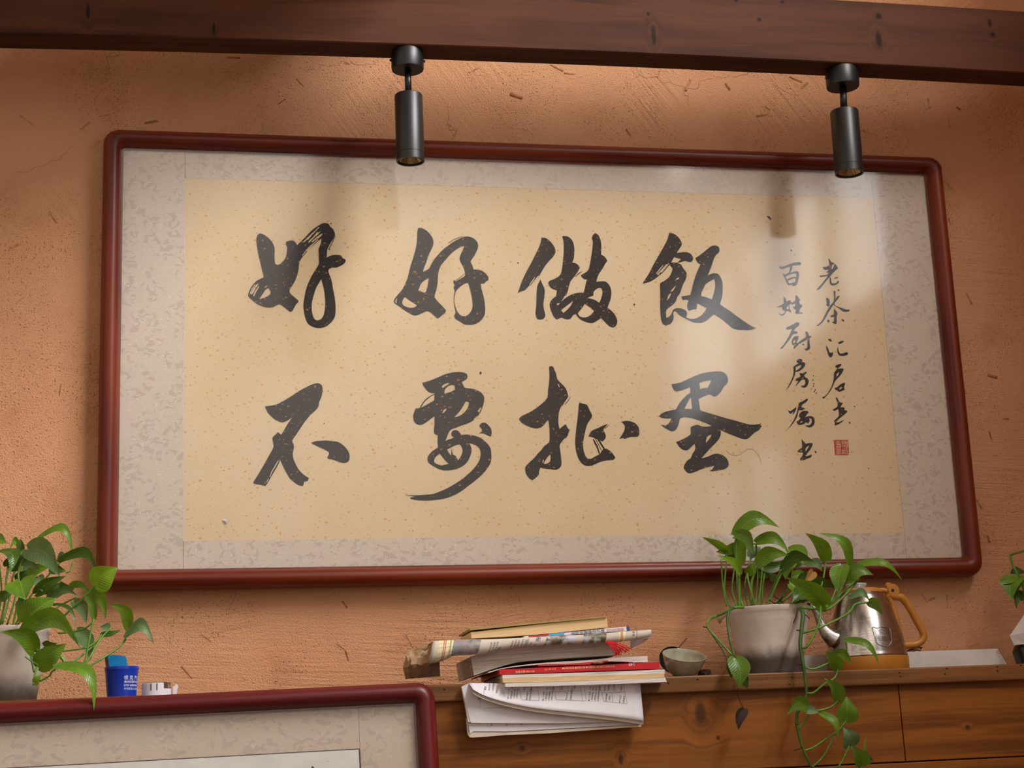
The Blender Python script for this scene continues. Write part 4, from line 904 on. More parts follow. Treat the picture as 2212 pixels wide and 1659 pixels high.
L5((604, 1292), (572, 1418), 60, -.225, -.23, 'leafk', roll=20, fold=.7, arc=-8)
S5 = lambda r, *p, mat='stem', name='stem': stem(pothos, T(C5, *p), [x * .343 for x in r] if isinstance(r, (list, tuple)) else r * .343, M[mat], name)
S5([11, 12, 8], (575, 650, -.13), (572, 540, -.13), (572, 432, -.14))
S5([7, 6, 5], (600, 650, -.12), (562, 500, -.11), (553, 200, -.11))
S5([9, 9, 5], (652, 650, -.125), (652, 490, -.12), (696, 375, -.125))
S5(5, (520, 650, -.11), (482, 540, -.10), (490, 400, -.10), (498, 295, -.10))
S5(5, (495, 640, -.115), (470, 500, -.11), (460, 345, -.12))
S5(5, (560, 650, -.11), (530, 540, -.1), (540, 420, -.09), (562, 268, -.09))
S5(6, (690, 650, -.12), (708, 520, -.115), (720, 395, -.115))
S5(5, (715, 650, -.10), (722, 520, -.10), (738, 400, -.09))
S5(6, (745, 650, -.12), (800, 520, -.125), (850, 410, -.13))
S5(5, (760, 650, -.11), (880, 540, -.11), (912, 380, -.115))
S5(6, (770, 655, -.13), (860, 600, -.14), (940, 520, -.13), (1010, 480, -.14))
S5(5, (630, 650, -.10), (610, 500, -.1), (650, 330, -.09))
S5(6, (680, 650, -.13), (640, 520, -.13), (622, 432, -.125))
S5(5, (790, 655, -.14), (850, 580, -.15), (895, 500, -.165))
S5(5, (740, 650, -.10), (780, 540, -.09), (884, 295, -.1))
S5(5, (670, 650, -.1), (690, 480, -.09), (680, 250, -.1))
S5(9, (800, 660, -.16), (900, 625, -.17), (1000, 600, -.17), (1060, 560, -.16), mat='stem')
S5(7, (940, 650, -.18), (1040, 655, -.19), (1130, 660, -.18), (1230, 580, -.17), (1330, 465, -.16))
S5(6, (1090, 665, -.18), (1150, 610, -.17), (1200, 480, -.16), (1222, 392, -.15))
S5(6, (1015, 665, -.19), (1060, 590, -.17), (1100, 480, -.15), (1121, 345, -.14))
S5(6, (1110, 670, -.18), (1200, 575, -.15), (1300, 480, -.14), (1322, 395, -.13))
S5(6, (1085, 680, -.19), (1170, 600, -.16), (1240, 480, -.14), (1250, 392, -.13))
S5([13, 13, 12, 12, 11, 10, 10, 9, 9, 9], (960, 655, -.18), (975, 690, -.205), (968, 770, -.215), (958, 880, -.222), (970, 960, -.225), (985, 1060, -.228), (996, 1160, -.23), (985, 1235, -.23), (942, 1310, -.23), (936, 1390, -.23), mat='stemd', name='vine')
S5([9, 9, 8, 8], (936, 1390, -.23), (958, 1480, -.23), (985, 1560, -.23), (1030, 1655, -.23), mat='stemd', name='vine')
S5(6, (1030, 1655, -.23), (1100, 1590, -.232), (1150, 1500, -.235), (1165, 1470, -.235))
S5(7, (960, 900, -.222), (1000, 895, -.23), (1050, 810, -.23), (1083, 720, -.225), (1085, 640, -.2))
S5(7, (968, 810, -.217), (1040, 790, -.225), (1160, 740, -.22), (1265, 680, -.21), (1305, 628, -.2), (1395, 615, -.2))
S5(6, (988, 1025, -.228), (1040, 1036, -.232), (1100, 1015, -.232), (1172, 985, -.23), (1195, 1025, -.23))
S5(6, (996, 1185, -.23), (1040, 1185, -.234), (1110, 1130, -.235), (1175, 1090, -.235), (1196, 1030, -.23))
S5(6, (1000, 1300, -.235), (1075, 1296, -.236), (1150, 1275, -.236), (1197, 1236, -.235))
S5(6, (950, 1412, -.23), (985, 1365, -.235), (1010, 1325, -.24), (1010, 1292, -.24))
S5(6, (985, 1548, -.23), (1040, 1530, -.232), (1120, 1475, -.234), (1200, 1420, -.235), (1245, 1362, -.235))
S5(6, (1195, 1659, -.235), (1235, 1590, -.235), (1265, 1520, -.235))
S5(6, (1330, 1670, -.24), (1345, 1655, -.24), (1352, 1638, -.24))
S5(5, (1355, 1640, -.24), (1360, 1610, -.238), (1362, 1590, -.235))
S5(5, (1235, 968, -.228), (1250, 920, -.23), (1245, 868, -.23))
S5([9, 9, 8, 8, 7], (540, 650, -.17), (510, 672, -.19), (500, 740, -.2), (515, 850, -.212), (545, 965, -.222), mat='stemd', name='vine')
S5([8, 8, 7, 6, 6], (435, 700, -.15), (390, 720, -.17), (375, 772, -.19), (440, 850, -.205), (530, 950, -.22), mat='stem', name='vine')
S5(4, (380, 782, -.19), (430, 860, -.2), (470, 920, -.205), (500, 985, -.212), mat='stemd')
S5(9, (600, 648, -.16), (540, 650, -.17), (470, 685, -.165), (430, 702, -.15), mat='stem', name='vine')
S5(2.2, (572, 1150, -.232), (563, 1190, -.228), (580, 1240, -.226), (606, 1292, -.225), mat='twig', name='thread')
for a in ((780, 640, -.15, 850, 575, -.15), (820, 640, -.16, 760, 600, -.155), (900, 640, -.17, 960, 600, -.18), (985, 690, -.205, 1015, 720, -.21), (940, 660, -.19, 915, 745, -.195), (960, 795, -.216, 935, 790, -.222), (968, 1012, -.226, 938, 1005, -.23), (965, 1530, -.23, 920, 1548, -.236), (372, 775, -.19, 348, 770, -.2), (850, 620, -.16, 790, 575, -.15), (975, 620, -.19, 985, 600, -.19)):
    stem(pothos, T(C5, a[:3], ((a[0] + a[3]) / 2 + 5, (a[1] + a[4]) / 2, a[2]), a[3:]), 1.1, M['twig'], 'rootlet', 3)

# ---- left pothos
Yl = -.115; s = mpp(20, 1420, Yl)
cl = at(18, 1430, Yl)
pl_ = thing('potted_pothos', 'bushy pothos in a whitish pot at the left edge beside the blue cup', 'potted plant', (cl.x, Yl, LEDGE_Z))
zr = at(18, 1349, Yl - .07).z; Hp = zr - LEDGE_Z; Rt, Rb = 90 * s, 62 * s
M['pot2'] = mat_stained_pot('grey_white_pot', LEDGE_Z + Hp * .05, LEDGE_Z + Hp * .45, '#b5a99d', '#33271f')
prof = [(Rb * .9, 0), (Rb, .002), (Rb * 1.02, Hp * .08), (Rb + (Rt - Rb) * .8, Hp * .78), (Rt * .97, Hp * .83), (Rt * .98, Hp * .9), (Rt, Hp * .915), (Rt, Hp * .985), (Rt * .98, Hp), (Rt * .95, Hp * .99), (Rt * .92, Hp * .9), (Rb * .9, Hp * .3)]
lathe('pot', prof, (cl.x, Yl, LEDGE_Z), M['pot2'], pl_, 56)
lathe('soil', [(Rt * .94, Hp * .93), (Rt * .5, Hp * .97), (.001, Hp * .98)], (cl.x, Yl, LEDGE_Z), M['soil'], pl_, 32, False)
L3 = lambda b, t, w, Yb, Yt, mat='leaf', **k: leaf(pl_, M[mat], C3(*b), C3(*t), w * .2785, Yb, Yt, **k)
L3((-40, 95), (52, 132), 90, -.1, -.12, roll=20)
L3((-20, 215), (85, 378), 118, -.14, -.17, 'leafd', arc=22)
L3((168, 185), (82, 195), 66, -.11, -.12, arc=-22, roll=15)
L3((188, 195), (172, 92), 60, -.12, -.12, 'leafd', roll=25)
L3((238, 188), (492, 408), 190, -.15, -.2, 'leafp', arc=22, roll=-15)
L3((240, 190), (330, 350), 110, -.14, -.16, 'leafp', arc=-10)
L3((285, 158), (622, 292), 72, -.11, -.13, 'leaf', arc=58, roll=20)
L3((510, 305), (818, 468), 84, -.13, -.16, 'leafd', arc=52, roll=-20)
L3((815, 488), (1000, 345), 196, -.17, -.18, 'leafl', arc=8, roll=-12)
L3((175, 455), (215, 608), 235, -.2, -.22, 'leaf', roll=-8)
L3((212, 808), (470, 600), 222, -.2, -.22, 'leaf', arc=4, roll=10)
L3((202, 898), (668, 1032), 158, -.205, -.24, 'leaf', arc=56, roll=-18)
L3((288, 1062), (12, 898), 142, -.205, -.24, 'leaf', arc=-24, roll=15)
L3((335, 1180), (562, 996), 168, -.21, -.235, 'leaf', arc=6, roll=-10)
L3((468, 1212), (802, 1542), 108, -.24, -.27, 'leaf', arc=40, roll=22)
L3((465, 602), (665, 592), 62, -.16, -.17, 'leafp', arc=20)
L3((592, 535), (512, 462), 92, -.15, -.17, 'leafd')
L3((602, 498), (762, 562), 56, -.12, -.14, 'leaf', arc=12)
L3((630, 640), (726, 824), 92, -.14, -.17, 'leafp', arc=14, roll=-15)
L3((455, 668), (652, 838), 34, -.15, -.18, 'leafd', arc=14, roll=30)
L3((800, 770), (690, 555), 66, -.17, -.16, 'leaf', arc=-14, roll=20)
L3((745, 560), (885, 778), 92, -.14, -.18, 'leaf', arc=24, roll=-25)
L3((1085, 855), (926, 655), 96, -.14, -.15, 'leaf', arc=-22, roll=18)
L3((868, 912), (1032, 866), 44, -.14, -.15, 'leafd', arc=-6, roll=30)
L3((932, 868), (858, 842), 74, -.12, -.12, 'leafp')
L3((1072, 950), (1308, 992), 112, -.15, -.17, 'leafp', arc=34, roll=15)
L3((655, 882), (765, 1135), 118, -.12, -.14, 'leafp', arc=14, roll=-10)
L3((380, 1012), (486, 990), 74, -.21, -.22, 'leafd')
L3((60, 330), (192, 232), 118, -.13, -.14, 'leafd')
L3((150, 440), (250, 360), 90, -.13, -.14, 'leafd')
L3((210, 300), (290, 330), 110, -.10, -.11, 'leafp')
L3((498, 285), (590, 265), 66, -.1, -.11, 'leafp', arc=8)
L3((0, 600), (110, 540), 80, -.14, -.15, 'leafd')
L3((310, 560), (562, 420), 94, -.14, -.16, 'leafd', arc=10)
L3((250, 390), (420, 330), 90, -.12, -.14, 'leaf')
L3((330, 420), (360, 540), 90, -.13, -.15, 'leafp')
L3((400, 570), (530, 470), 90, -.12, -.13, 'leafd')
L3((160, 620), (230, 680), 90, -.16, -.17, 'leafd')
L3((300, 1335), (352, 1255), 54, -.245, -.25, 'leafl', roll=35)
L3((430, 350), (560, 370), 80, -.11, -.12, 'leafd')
S3 = lambda r, *p, mat='stem', name='stem': stem(pl_, T(C3, *p), [x * .2532 for x in r] if isinstance(r, (list, tuple)) else r * .2532, M[mat], name)
S3(10, (0, 830, -.14), (40, 640, -.13), (60, 400, -.13), (120, 230, -.12), (168, 190, -.115))
S3(10, (110, 830, -.15), (140, 700, -.15), (170, 560, -.16), (160, 360, -.15), (240, 200, -.15))
S3(9, (60, 830, -.13), (120, 640, -.13), (190, 330, -.12), (235, 195, -.12))
S3(9, (20, 820, -.15), (80, 600, -.14), (110, 420, -.13), (190, 200, -.12))
S3(8, (-20, 820, -.12), (10, 560, -.12), (5, 420, -.12), (-20, 220, -.13))
S3(8, (130, 830, -.12), (250, 600, -.12), (400, 420, -.12), (510, 300, -.13))
S3(8, (150, 830, -.14), (300, 650, -.14), (470, 600, -.15), (600, 500, -.12))
S3(9, (430, 850, -.14), (560, 740, -.15), (720, 590, -.16), (818, 480, -.17), mat='stem')
S3(8, (330, 860, -.15), (420, 740, -.14), (520, 660, -.13), (660, 590, -.14))
S3(8, (500, 900, -.15), (620, 890, -.16), (720, 860, -.17), (785, 810, -.175), (800, 768, -.17))
S3(8, (470, 1060, -.17), (560, 1050, -.17), (740, 1022, -.17), (830, 960, -.15), (868, 912, -.14))
S3(9, (530, 1100, -.19), (580, 1150, -.19), (660, 1120, -.18), (780, 1020, -.16), (850, 950, -.14), (935, 865, -.13))
S3([13, 12, 10], (520, 1100, -.2), (580, 1180, -.2), (690, 1222, -.19), name='vine')
S3(9, (690, 1222, -.19), (730, 1120, -.185), (760, 960, -.18), (800, 780, -.175))
S3(9, (715, 1205, -.19), (850, 1130, -.18), (1000, 1030, -.16), (1075, 952, -.15))
S3(9, (690, 1222, -.19), (770, 1100, -.18), (850, 960, -.16), (950, 850, -.15))
S3(8, (290, 1020, -.205), (330, 1050, -.21), (400, 1070, -.215))
S3(8, (215, 1100, -.23), (300, 1160, -.225), (340, 1190, -.215), name='vine')
S3(9, (340, 1310, -.235), (420, 1265, -.238), (440, 1230, -.24), (470, 1212, -.24))
S3([10, 10, 9], (325, 1140, -.21), (300, 1250, -.235), (285, 1340, -.245), mat='stem', name='vine')
S3(9, (265, 1100, -.225), (280, 1180, -.23), (290, 1230, -.235), mat='stemd')
S3(8, (180, 905, -.2), (185, 850, -.2), (212, 805, -.2))
S3(7, (560, 385, -.14), (600, 370, -.14), (620, 300, -.13))
for a in ((150, 800, -.18, 200, 780, -.19), (430, 800, -.14, 490, 700, -.14), (380, 830, -.15, 440, 780, -.15), (360, 990, -.21, 420, 970, -.21)):
    stem(pl_, T(C3, a[:3], ((a[0] + a[3]) / 2, (a[1] + a[4]) / 2 - 12, a[2]), a[3:]), 1.3, M['twig'], 'rootlet', 3)

# ---- plant cut by the right edge
C9 = lambda u, v: (2130 + u * .18679, 1150 + v * .18679)
Yr = -.06
cr = at(2228, 1440, Yr)
pr = thing('potted_pothos', 'pothos in a small dark pot with a pale paper tag at the right edge', 'potted plant', (cr.x, Yr, LEDGE_Z))
s = mpp(2228, 1440, Yr)
lathe('pot', [(26 * s, 0), (31 * s, .002), (31 * s, .006), (29 * s, .012), (34 * s, .03), (30 * s, .04), (25 * s, .045), (22 * s, .04)], (cr.x, Yr, LEDGE_Z), M['darkglaze'], pr, 36)
L9 = lambda b, t, w, Yb, Yt, mat='leaf', **k: leaf(pr, M[mat], C9(*b), C9(*t), w * .1868, Yb, Yt, **k)
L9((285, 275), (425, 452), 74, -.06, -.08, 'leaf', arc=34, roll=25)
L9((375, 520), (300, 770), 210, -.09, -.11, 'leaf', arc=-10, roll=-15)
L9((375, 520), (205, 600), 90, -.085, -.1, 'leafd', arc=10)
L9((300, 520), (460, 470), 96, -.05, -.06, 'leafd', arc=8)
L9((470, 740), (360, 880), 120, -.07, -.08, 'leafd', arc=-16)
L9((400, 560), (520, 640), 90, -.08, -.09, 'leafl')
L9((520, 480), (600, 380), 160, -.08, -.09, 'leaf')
L9((500, 700), (660, 760), 150, -.08, -.1, 'leaf')
S9 = lambda r, *p, mat='stem': stem(pr, T(C9, *p), r * .1868, M[mat])
S9(13, (282, 270, -.06), (300, 350, -.07), (345, 450, -.08), (400, 560, -.08), (480, 800, -.07), (520, 1280, -.06))
S9(13, (380, 530, -.09), (430, 620, -.09), (460, 900, -.075), (520, 1280, -.06))
S9(12, (380, 560, -.08), (440, 650, -.08), (500, 900, -.07), (530, 1280, -.06))
q = [at(*C9(u, v), -.1) for u, v in ((275, 1195), (455, 930), (470, 1290), (325, 1305))]
q2 = [at(*C9(u, v), -.095 + .01) for u, v in ((275, 1195), (455, 1170))]
tag_o = mesh('paper_tag', [q[0], q[1], at(*C9(462, 1160), -.104), q[2], q[3]], [(0, 1, 2), (0, 2, 3, 4)], M['card'], pr)
sm_ = tag_o.modifiers.new('solid', 'SOLIDIFY'); sm_.thickness = .0006
# ================================================================== KETTLE
Yk = -.112
kx = at(C5(1368, 0)[0], 1380, Yk); s = mpp(1870, 1370, Yk) * .343
zk = lambda v: at(1870, 1090 + v * .343, Yk).z
kettle = thing('electric_kettle', 'steel electric kettle with ochre plastic handle beside the potted pothos', 'kettle', (kx.x, Yk, LEDGE_Z))
Pk = lambda rows: [(r * s, zk(v) - LEDGE_Z) for v, r in rows]
cK = (kx.x, Yk, LEDGE_Z)
kbody = lathe('body', Pk([(966, 228), (962, 238), (955, 238), (945, 233), (930, 233), (850, 222), (760, 199), (680, 173), (620, 149), (585, 131), (572, 127), (566, 128), (560, 127)]), cK, M['steel'], kettle, 72, False)
lathe('base', [(235 * s, 0), (239 * s, .002)] + Pk([(975, 242), (968, 241), (965, 230)]), cK, M['ochre'], kettle, 60)
lid = lathe('lid', Pk([(562, 127), (555, 124), (545, 112), (538, 96), (535, 60), (533, .3)]), cK, M['steel'], kettle, 60, False)
lathe('lid_ring', Pk([(560, 129), (546, 126), (534, 108), (530, 92), (536, 90)]), cK, M['ochre'], lid, 60, False)
lathe('knob', Pk([(536, 38), (528, 46), (512, 60), (503, 64), (499, 62), (501, 50), (508, .3)]), (cK[0] - 26 * s, cK[1], cK[2]), M['clear'], lid, 40, False)
kp = lambda u, v, Y=Yk: at(*C5(u, v), Y)
tube('spout', [kp(1175, 850, Yk - .012), kp(1138, 820, Yk - .012), kp(1100, 770, Yk - .011), kp(1078, 715, Yk - .010), kp(1055, 670, Yk - .009), kp(1030, 635, Yk - .008), kp(1012, 612, Yk - .007)], [58 * s, 46 * s, 33 * s, 25 * s, 21 * s, 19 * s, 17 * s], M['steel'], kettle, 20, 5)
tube('handle', [kp(*p) for p in ((1515, 575), (1555, 578), (1600, 590), (1640, 640), (1690, 730), (1732, 810), (1728, 850), (1690, 878), (1640, 885), (1610, 882), (1592, 840), (1575, 760), (1550, 670), (1528, 610))], [24 * s] * 3 + [22 * s] * 7 + [16 * s] * 4, M['ochre'], kettle, 16, 6, True)
hg = lathe('hinge', [(.0001, -.0075), (34 * s, -.0075), (42 * s, -.0045), (42 * s, .0045), (34 * s, .0075), (.0001, .0075)], kp(1538, 545, Yk), M['ochre'], kettle, 32, False, axis=(0, -1, 0))
lathe('hinge_pin', [(.0001, .0008), (9 * s, .0008), (9 * s, 0)], kp(1540, 540, Yk - .0075), M['nail'], hg, 14, False, axis=(0, -1, 0))
lathe('thumb_tab', [(.0001, -.006), (20 * s, -.006), (27 * s, 0), (20 * s, .006), (.0001, .006)], kp(1515, 518, Yk), M['ochre'], hg, 24, False, axis=(0, -1, 0))
tube('hinge_arm', [kp(1440, 540), kp(1480, 540), kp(1530, 552)], [12 * s, 16 * s, 20 * s], M['ochre'], hg, 12)
tube('handle_foot', [kp(1575, 870), kp(1600, 882), kp(1640, 890)], [12 * s, 15 * s, 12 * s], M['nail'], kettle, 10)
def wrap(cx, cy, R, a0, z, pitch=1):
    """text coordinates -> round an upright surface; R(z) radius, a0 = angle of the text's left end"""
    def f(x, y):
        zz = z + y; r = R(zz) + .0004; a = a0 + x / r
        return Vector((cx + r * math.cos(a), cy + r * math.sin(a), zz))
    return f
def Rk(z):
    for (v0, r0), (v1, r1) in zip([(930, 233), (850, 222), (760, 199), (680, 173)], [(850, 222), (760, 199), (680, 173), (620, 149)]):
        if zk(v0) <= z <= zk(v1): return (r0 + (r1 - r0) * (z - zk(v0)) / (zk(v1) - zk(v0))) * s
    return 220 * s
ang = lambda u, r: -math.acos(max(-1, min(1, (u - 1368) / r)))
M['emboss'] = plain('raised_steel_mark', '#8d8984', .3, 1.0)
text('embossed_mark', '食品', 44 * s, wrap(kx.x, Yk, Rk, ang(1360, 212), zk(838)), M['emboss'], kbody)
text('embossed_mark', '接触用', 38 * s, wrap(kx.x, Yk, Rk, ang(1335, 222), zk(878)), M['emboss'], kbody)
shield = [(1332, 795), (1360, 800), (1385, 790), (1410, 798), (1440, 795), (1442, 850), (1435, 890), (1410, 912), (1390, 918), (1360, 908), (1338, 885)]
def onk(u, v):
    z = zk(v); r = Rk(z) + .0003; a = ang(u, r / s); return Vector((kx.x + r * math.cos(a), Yk + r * math.sin(a), z))
tube('embossed_shield', [onk(*p) for p in shield], 2.2 * s, M['emboss'], kbody, 6, 3, True)

# ================================================================== WHITE BOX, TWIG, BOWL
q = [at(2160, 1399, -.06), at(2176, 1419, -.06)]
xb0, xb1 = at(1732, 1430, -.034).x, at(2176, 1430, -.034).x
zt = (at(1980, 1408, -.026).z + at(2160, 1400, -.026).z) / 2
wb = thing('long_box', 'long flat white cardboard box lying behind the kettle', 'box', ((xb0 + xb1) / 2, -.01, LEDGE_Z))
zb_ = LEDGE_Z; zm = zb_ + (zt - zb_) * .55
prof = [(-.034, zb_), (-.036, zb_ + .002), (-.026, zt), (.016, zt), (.018, zb_)]
vs = [(x, y, z) for x in (xb0, xb1 - .012) for y, z in prof]
fs = [(i, (i + 1) % 5, 5 + (i + 1) % 5, 5 + i) for i in range(5)] + [tuple(range(5)), tuple(range(5, 10))]
bevel(mesh('carton', vs, fs, M['card'], wb), .0015)
vs = [(xb1 - .0125, y * .98, zb_ + (z - zb_) * .98) for y, z in prof[:2]] + [(xb1 - .0125, -.026, zt - .0008), (xb1 - .0125, .014, zt - .0008)] + [(xb1 + .004, -.031, zb_ + .003), (xb1 + .004, .014, zb_ + .003)]
mesh('end_flap', vs, [(0, 1, 2, 3), (1, 2, 4), (2, 3, 5, 4), (0, 1, 4, 5), (0, 3, 5)], M['card'], wb)
st_ = lathe('stamp', [(.0042, 0), (.0034, .0002)], at(2157, 1409, -.0306) - Vector((0, .0006, 0)), M['redprint'], wb, 20, False, axis=(0, -1, .9))
tw = at(1985, 1404, -.02)
twig = thing('dried_twig', 'curled dark brown dried twig lying on the white box', 'twig', (tw.x, -.012, zt + .003))
for a in (((1950, 1411), (1968, 1407), (1985, 1400), (1990, 1405)), ((1955, 1410), (1975, 1402), (1992, 1401)), ((1968, 1411), (1980, 1406), (1988, 1408))):
    tube('twig_piece', [at(p[0], p[1] - 2, -.012) for p in a], .0013, M['twig'], twig, 6)
Yw = -.125; s = mpp(1475, 1440, Yw)
def tilted(px, py, Y, r_px, h_px, name, label, cat, mat, inner, tilt, prof):
    c = at(px, py, Y); k = mpp(px, py, Y)
    t = thing(name, label, cat, (c.x, Y, LEDGE_Z))
    ax = (0.05, -math.sin(math.radians(tilt)), math.cos(math.radians(tilt)))
    lathe('bowl_body', [(r * r_px * k, h * h_px * k) for r, h in prof], c, mat, t, 48, False, axis=ax)
    return t
BOWL = [(.001, .04), (.38, .04), (.40, 0), (.46, .0), (.47, .06), (.62, .18), (.82, .48), (.95, .82), (1.0, 1.0), (.985, 1.01), (.955, .98), (.92, .82), (.78, .48), (.55, .2), (.001, .12)]
tb = tilted(1474, 1461, -.135, 46, 46, 'tea_bowl', 'small pale green glazed tea bowl tipped forward right of the book stack', 'bowl', M['celadon'], None, 22, BOWL)
for (u, v) in ((108, 965), (112, 985), (300, 995)):
    p = at(*C5(u, v), -.115); lathe('tea_stain', [(.0012, 0), (.0006, .0004)], p, M['twig'], tb, 8, False, axis=(0, -1, .5))
t = thing('dark_saucer', 'dark brown saucer leaning on the wall behind the tea bowl', 'saucer', (at(1452, 1430, -.06).x, -.06, LEDGE_Z))
c = at(1453, 1432, -.045); k = mpp(1453, 1430, -.06)
lathe('saucer_body', [(.001, 0), (20 * k, 0), (24 * k, .003), (31 * k, .010), (32 * k, .011), (30 * k, .0125), (22 * k, .006), (.001, .004)], c, M['darkglaze'], t, 44, False, axis=(0, -.93, .37))
cl_ = at(1524, 1459, -.12)
lump = thing('dried_husk', 'crumpled black dried husk on the ledge right of the tea bowl', 'husk', (cl_.x, -.12, LEDGE_Z))
vs, fs = [], []
for i in range(7):
    for j in range(10):
        th, ph = math.pi * (i + .5) / 7, 2 * math.pi * j / 10; r = (.011 + .0035 * math.sin(j * 2.7 + i * 1.9) + random.uniform(-.0015, .0015))
        vs.append(Vector((cl_.x, -.12, LEDGE_Z + .0075)) + Vector((r * 1.1 * math.sin(th) * math.cos(ph), r * math.sin(th) * math.sin(ph), r * .65 * math.cos(th))))
for i in range(6):
    for j in range(10): fs.append((i * 10 + j, i * 10 + (j + 1) % 10, (i + 1) * 10 + (j + 1) % 10, (i + 1) * 10 + j))
fs += [tuple(range(10)), tuple(range(60, 70))]
mesh('husk_body', vs, fs, M['twig'], lump)

# ================================================================== BLUE CUP, ERASER, TAPE RING
Yc = -.115; s = mpp(263, 1445, Yc); cc = at(263, 1441, Yc); Hc = cc.z - LEDGE_Z
cup = thing('plastic_cup', 'royal blue plastic cup with white print behind the lower picture frame', 'cup', (cc.x, Yc, LEDGE_Z))
R1, R0 = 37.3 * s, 31.5 * s
cprof = [(R0 * .9, 0), (R0, .0015), (R1 * .975, Hc * .9), (R1 * .98, Hc * .905), (R1, Hc * .91), (R1, Hc * .995), (R1 * .985, Hc), (R1 * .95, Hc * .995), (R0 * .92, .004), (.001, .003)]
cbody = lathe('cup_wall', cprof, (cc.x, Yc, LEDGE_Z), M['blue'], cup, 56, False)
Rc = lambda z: R0 + (R1 * .975 - R0) * (z - LEDGE_Z) / (Hc * .9)
zc = lambda v: at(263, 1380 + v * .09946, Yc - R1).z
ac = lambda u: -math.acos(max(-1, min(1, (u - 632) * .09946 * s / (R1 * .95))))
for body, u, v, size in (('领 克 汽 车', 685, 880, 100), ('赣州欣蒲华丰销售', 695, 955, 58), ('0797-8380088', 690, 1030, 62), ('开发区香江大道北侧', 690, 1100, 50)):
    text('cup_print', body, size * .09946 * s * 1.02, wrap(cc.x, Yc, Rc, ac(u), zc(v)), M['print'], cbody)
er = thing('chalkboard_eraser', 'light blue felt eraser with black side standing in the blue cup', 'eraser', (cc.x - .006, Yc + .004, cc.z - .025))
E_ = lambda u, v, Y: at(200 + u * .09946, 1380 + v * .09946, Y)
Ye = Yc - .006
ol = [(330, 362), (440, 345), (560, 352), (660, 372), (715, 385), (735, 420), (758, 585), (778, 760), (400, 760), (362, 595)]
f = [E_(u, v, Ye) for u, v in ol]; b = [p + Vector((-.0060, .016, 0)) for p in f]; n = len(ol)
tr = [tuple(t) for t in tessellate_polygon([f])]
mesh('felt_face', f + [p + Vector((-.0012, .003, 0)) for p in f], tr + [tuple(n + i for i in t) for t in tr] + [(i, (i + 1) % n, n + (i + 1) % n, n + i) for i in range(n)], M['sky'], er)
b0 = [p + Vector((-.0012, .0031, 0)) for p in f]
mesh('black_block', b0 + b, tr + [tuple(n + i for i in t) for t in tr] + [(i, (i + 1) % n, n + (i + 1) % n, n + i) for i in range(n)], M['black'], er)
Yt_ = -.12; s = mpp(340, 1485, Yt_); tc = at(338.5, 1476, Yt_); Ht = tc.z - LEDGE_Z
ring = thing('tin_with_clip', 'low steel tin held in a white plastic clip ring right of the blue cup', 'tin', (tc.x, Yt_, LEDGE_Z))
rr = 32.5 * s
lathe('steel_tin', [(rr * .9, 0), (rr * .94, .001), (rr * .94, Ht - .0008), (rr * .96, Ht), (rr * .92, Ht + .0006), (rr * .88, Ht - .002), (rr * .86, .002), (.001, .002)], (tc.x, Yt_, LEDGE_Z), M['steel'], ring, 48, False)
a0, a1 = math.radians(-205), math.radians(-62)
clip = lathe('clip_ring', [(rr, 0), (rr, Ht - .0012), (rr * .96, Ht - .0008), (rr * .955, 0)], (tc.x, Yt_, LEDGE_Z), M['white'], ring, 40, False, a0, a1)
lathe('clip_ring_foot', [(rr, 0), (rr, Ht * .58), (rr * .955, Ht * .58), (rr * .955, 0)], (tc.x, Yt_, LEDGE_Z), M['white'], ring, 40, False, a1, math.radians(25))
for u in (1275, 1405): 
    x = (u - 1395) * .09946 * s; y = -math.sqrt(max(0, rr * rr - x * x)); box('slit', (tc.x + x - .0007, Yt_ + y - .0006, tc.z - Ht * .52), (tc.x + x + .0007, Yt_ + y + .002, tc.z - .0015), M['nail'], clip)
tp = [(1740, 1040), (1790, 1010), (1800, 978), (1835, 985), (1872, 1045), (1840, 1085), (1830, 1200), (1745, 1200)]
f = [E_(u, v, Yt_ - .008) for u, v in tp]
tr = [tuple(t) for t in tessellate_polygon([f])]; n = len(tp)
mesh('clip_tab', f + [p + Vector((0, .006, 0)) for p in f], tr + [tuple(n + i for i in t) for t in tr] + [(i, (i + 1) % n, n + (i + 1) % n, n + i) for i in range(n)], M['white'], ring)

# ================================================================== THE STACK OF BOOKS AND PAPERS
def block(parent, name, top, bot, Yf, depth, mat, skew=0, bev=0):
    """a pile of leaves: top and bottom edges of its front face in crop pixels, left to right, carried back by depth"""
    tp, bt = [at(*C4(u, v), Yf) for u, v in top], [at(*C4(u, v), Yf) for u, v in bot]
    def even(P, n=14):
        d = [0]
        for a, b in zip(P, P[1:]): d.append(d[-1] + (b - a).length)
        out = []
        for i in range(n):
            t = d[-1] * i / (n - 1); k = 0
            while k < len(P) - 2 and d[k + 1] < t: k += 1
            out.append(P[k].lerp(P[k + 1], (t - d[k]) / max(1e-9, d[k + 1] - d[k])))
        return out
    if len(top) > 2: tp = [Vector(p) for p in spline(tp, 4)]
    if len(bot) > 2: bt = [Vector(p) for p in spline(bt, 4)]
    tp, bt = even(tp), even(bt); n = len(tp); dv = Vector((skew, depth, 0))
    vs = tp + bt + [p + dv for p in tp] + [p + dv for p in bt]; fs = []
    for i in range(n - 1):
        fs += [(i, i + 1, n + i + 1, n + i), (2 * n + i, 2 * n + i + 1, i + 1, i), (n + i, n + i + 1, 3 * n + i + 1, 3 * n + i), (2 * n + i + 1, 2 * n + i, 3 * n + i, 3 * n + i + 1)]
    fs += [(0, n, 3 * n, 2 * n), (n - 1, 2 * n - 1, 4 * n - 1, 3 * n - 1)]
    return mesh(name, vs, fs, mat, parent)
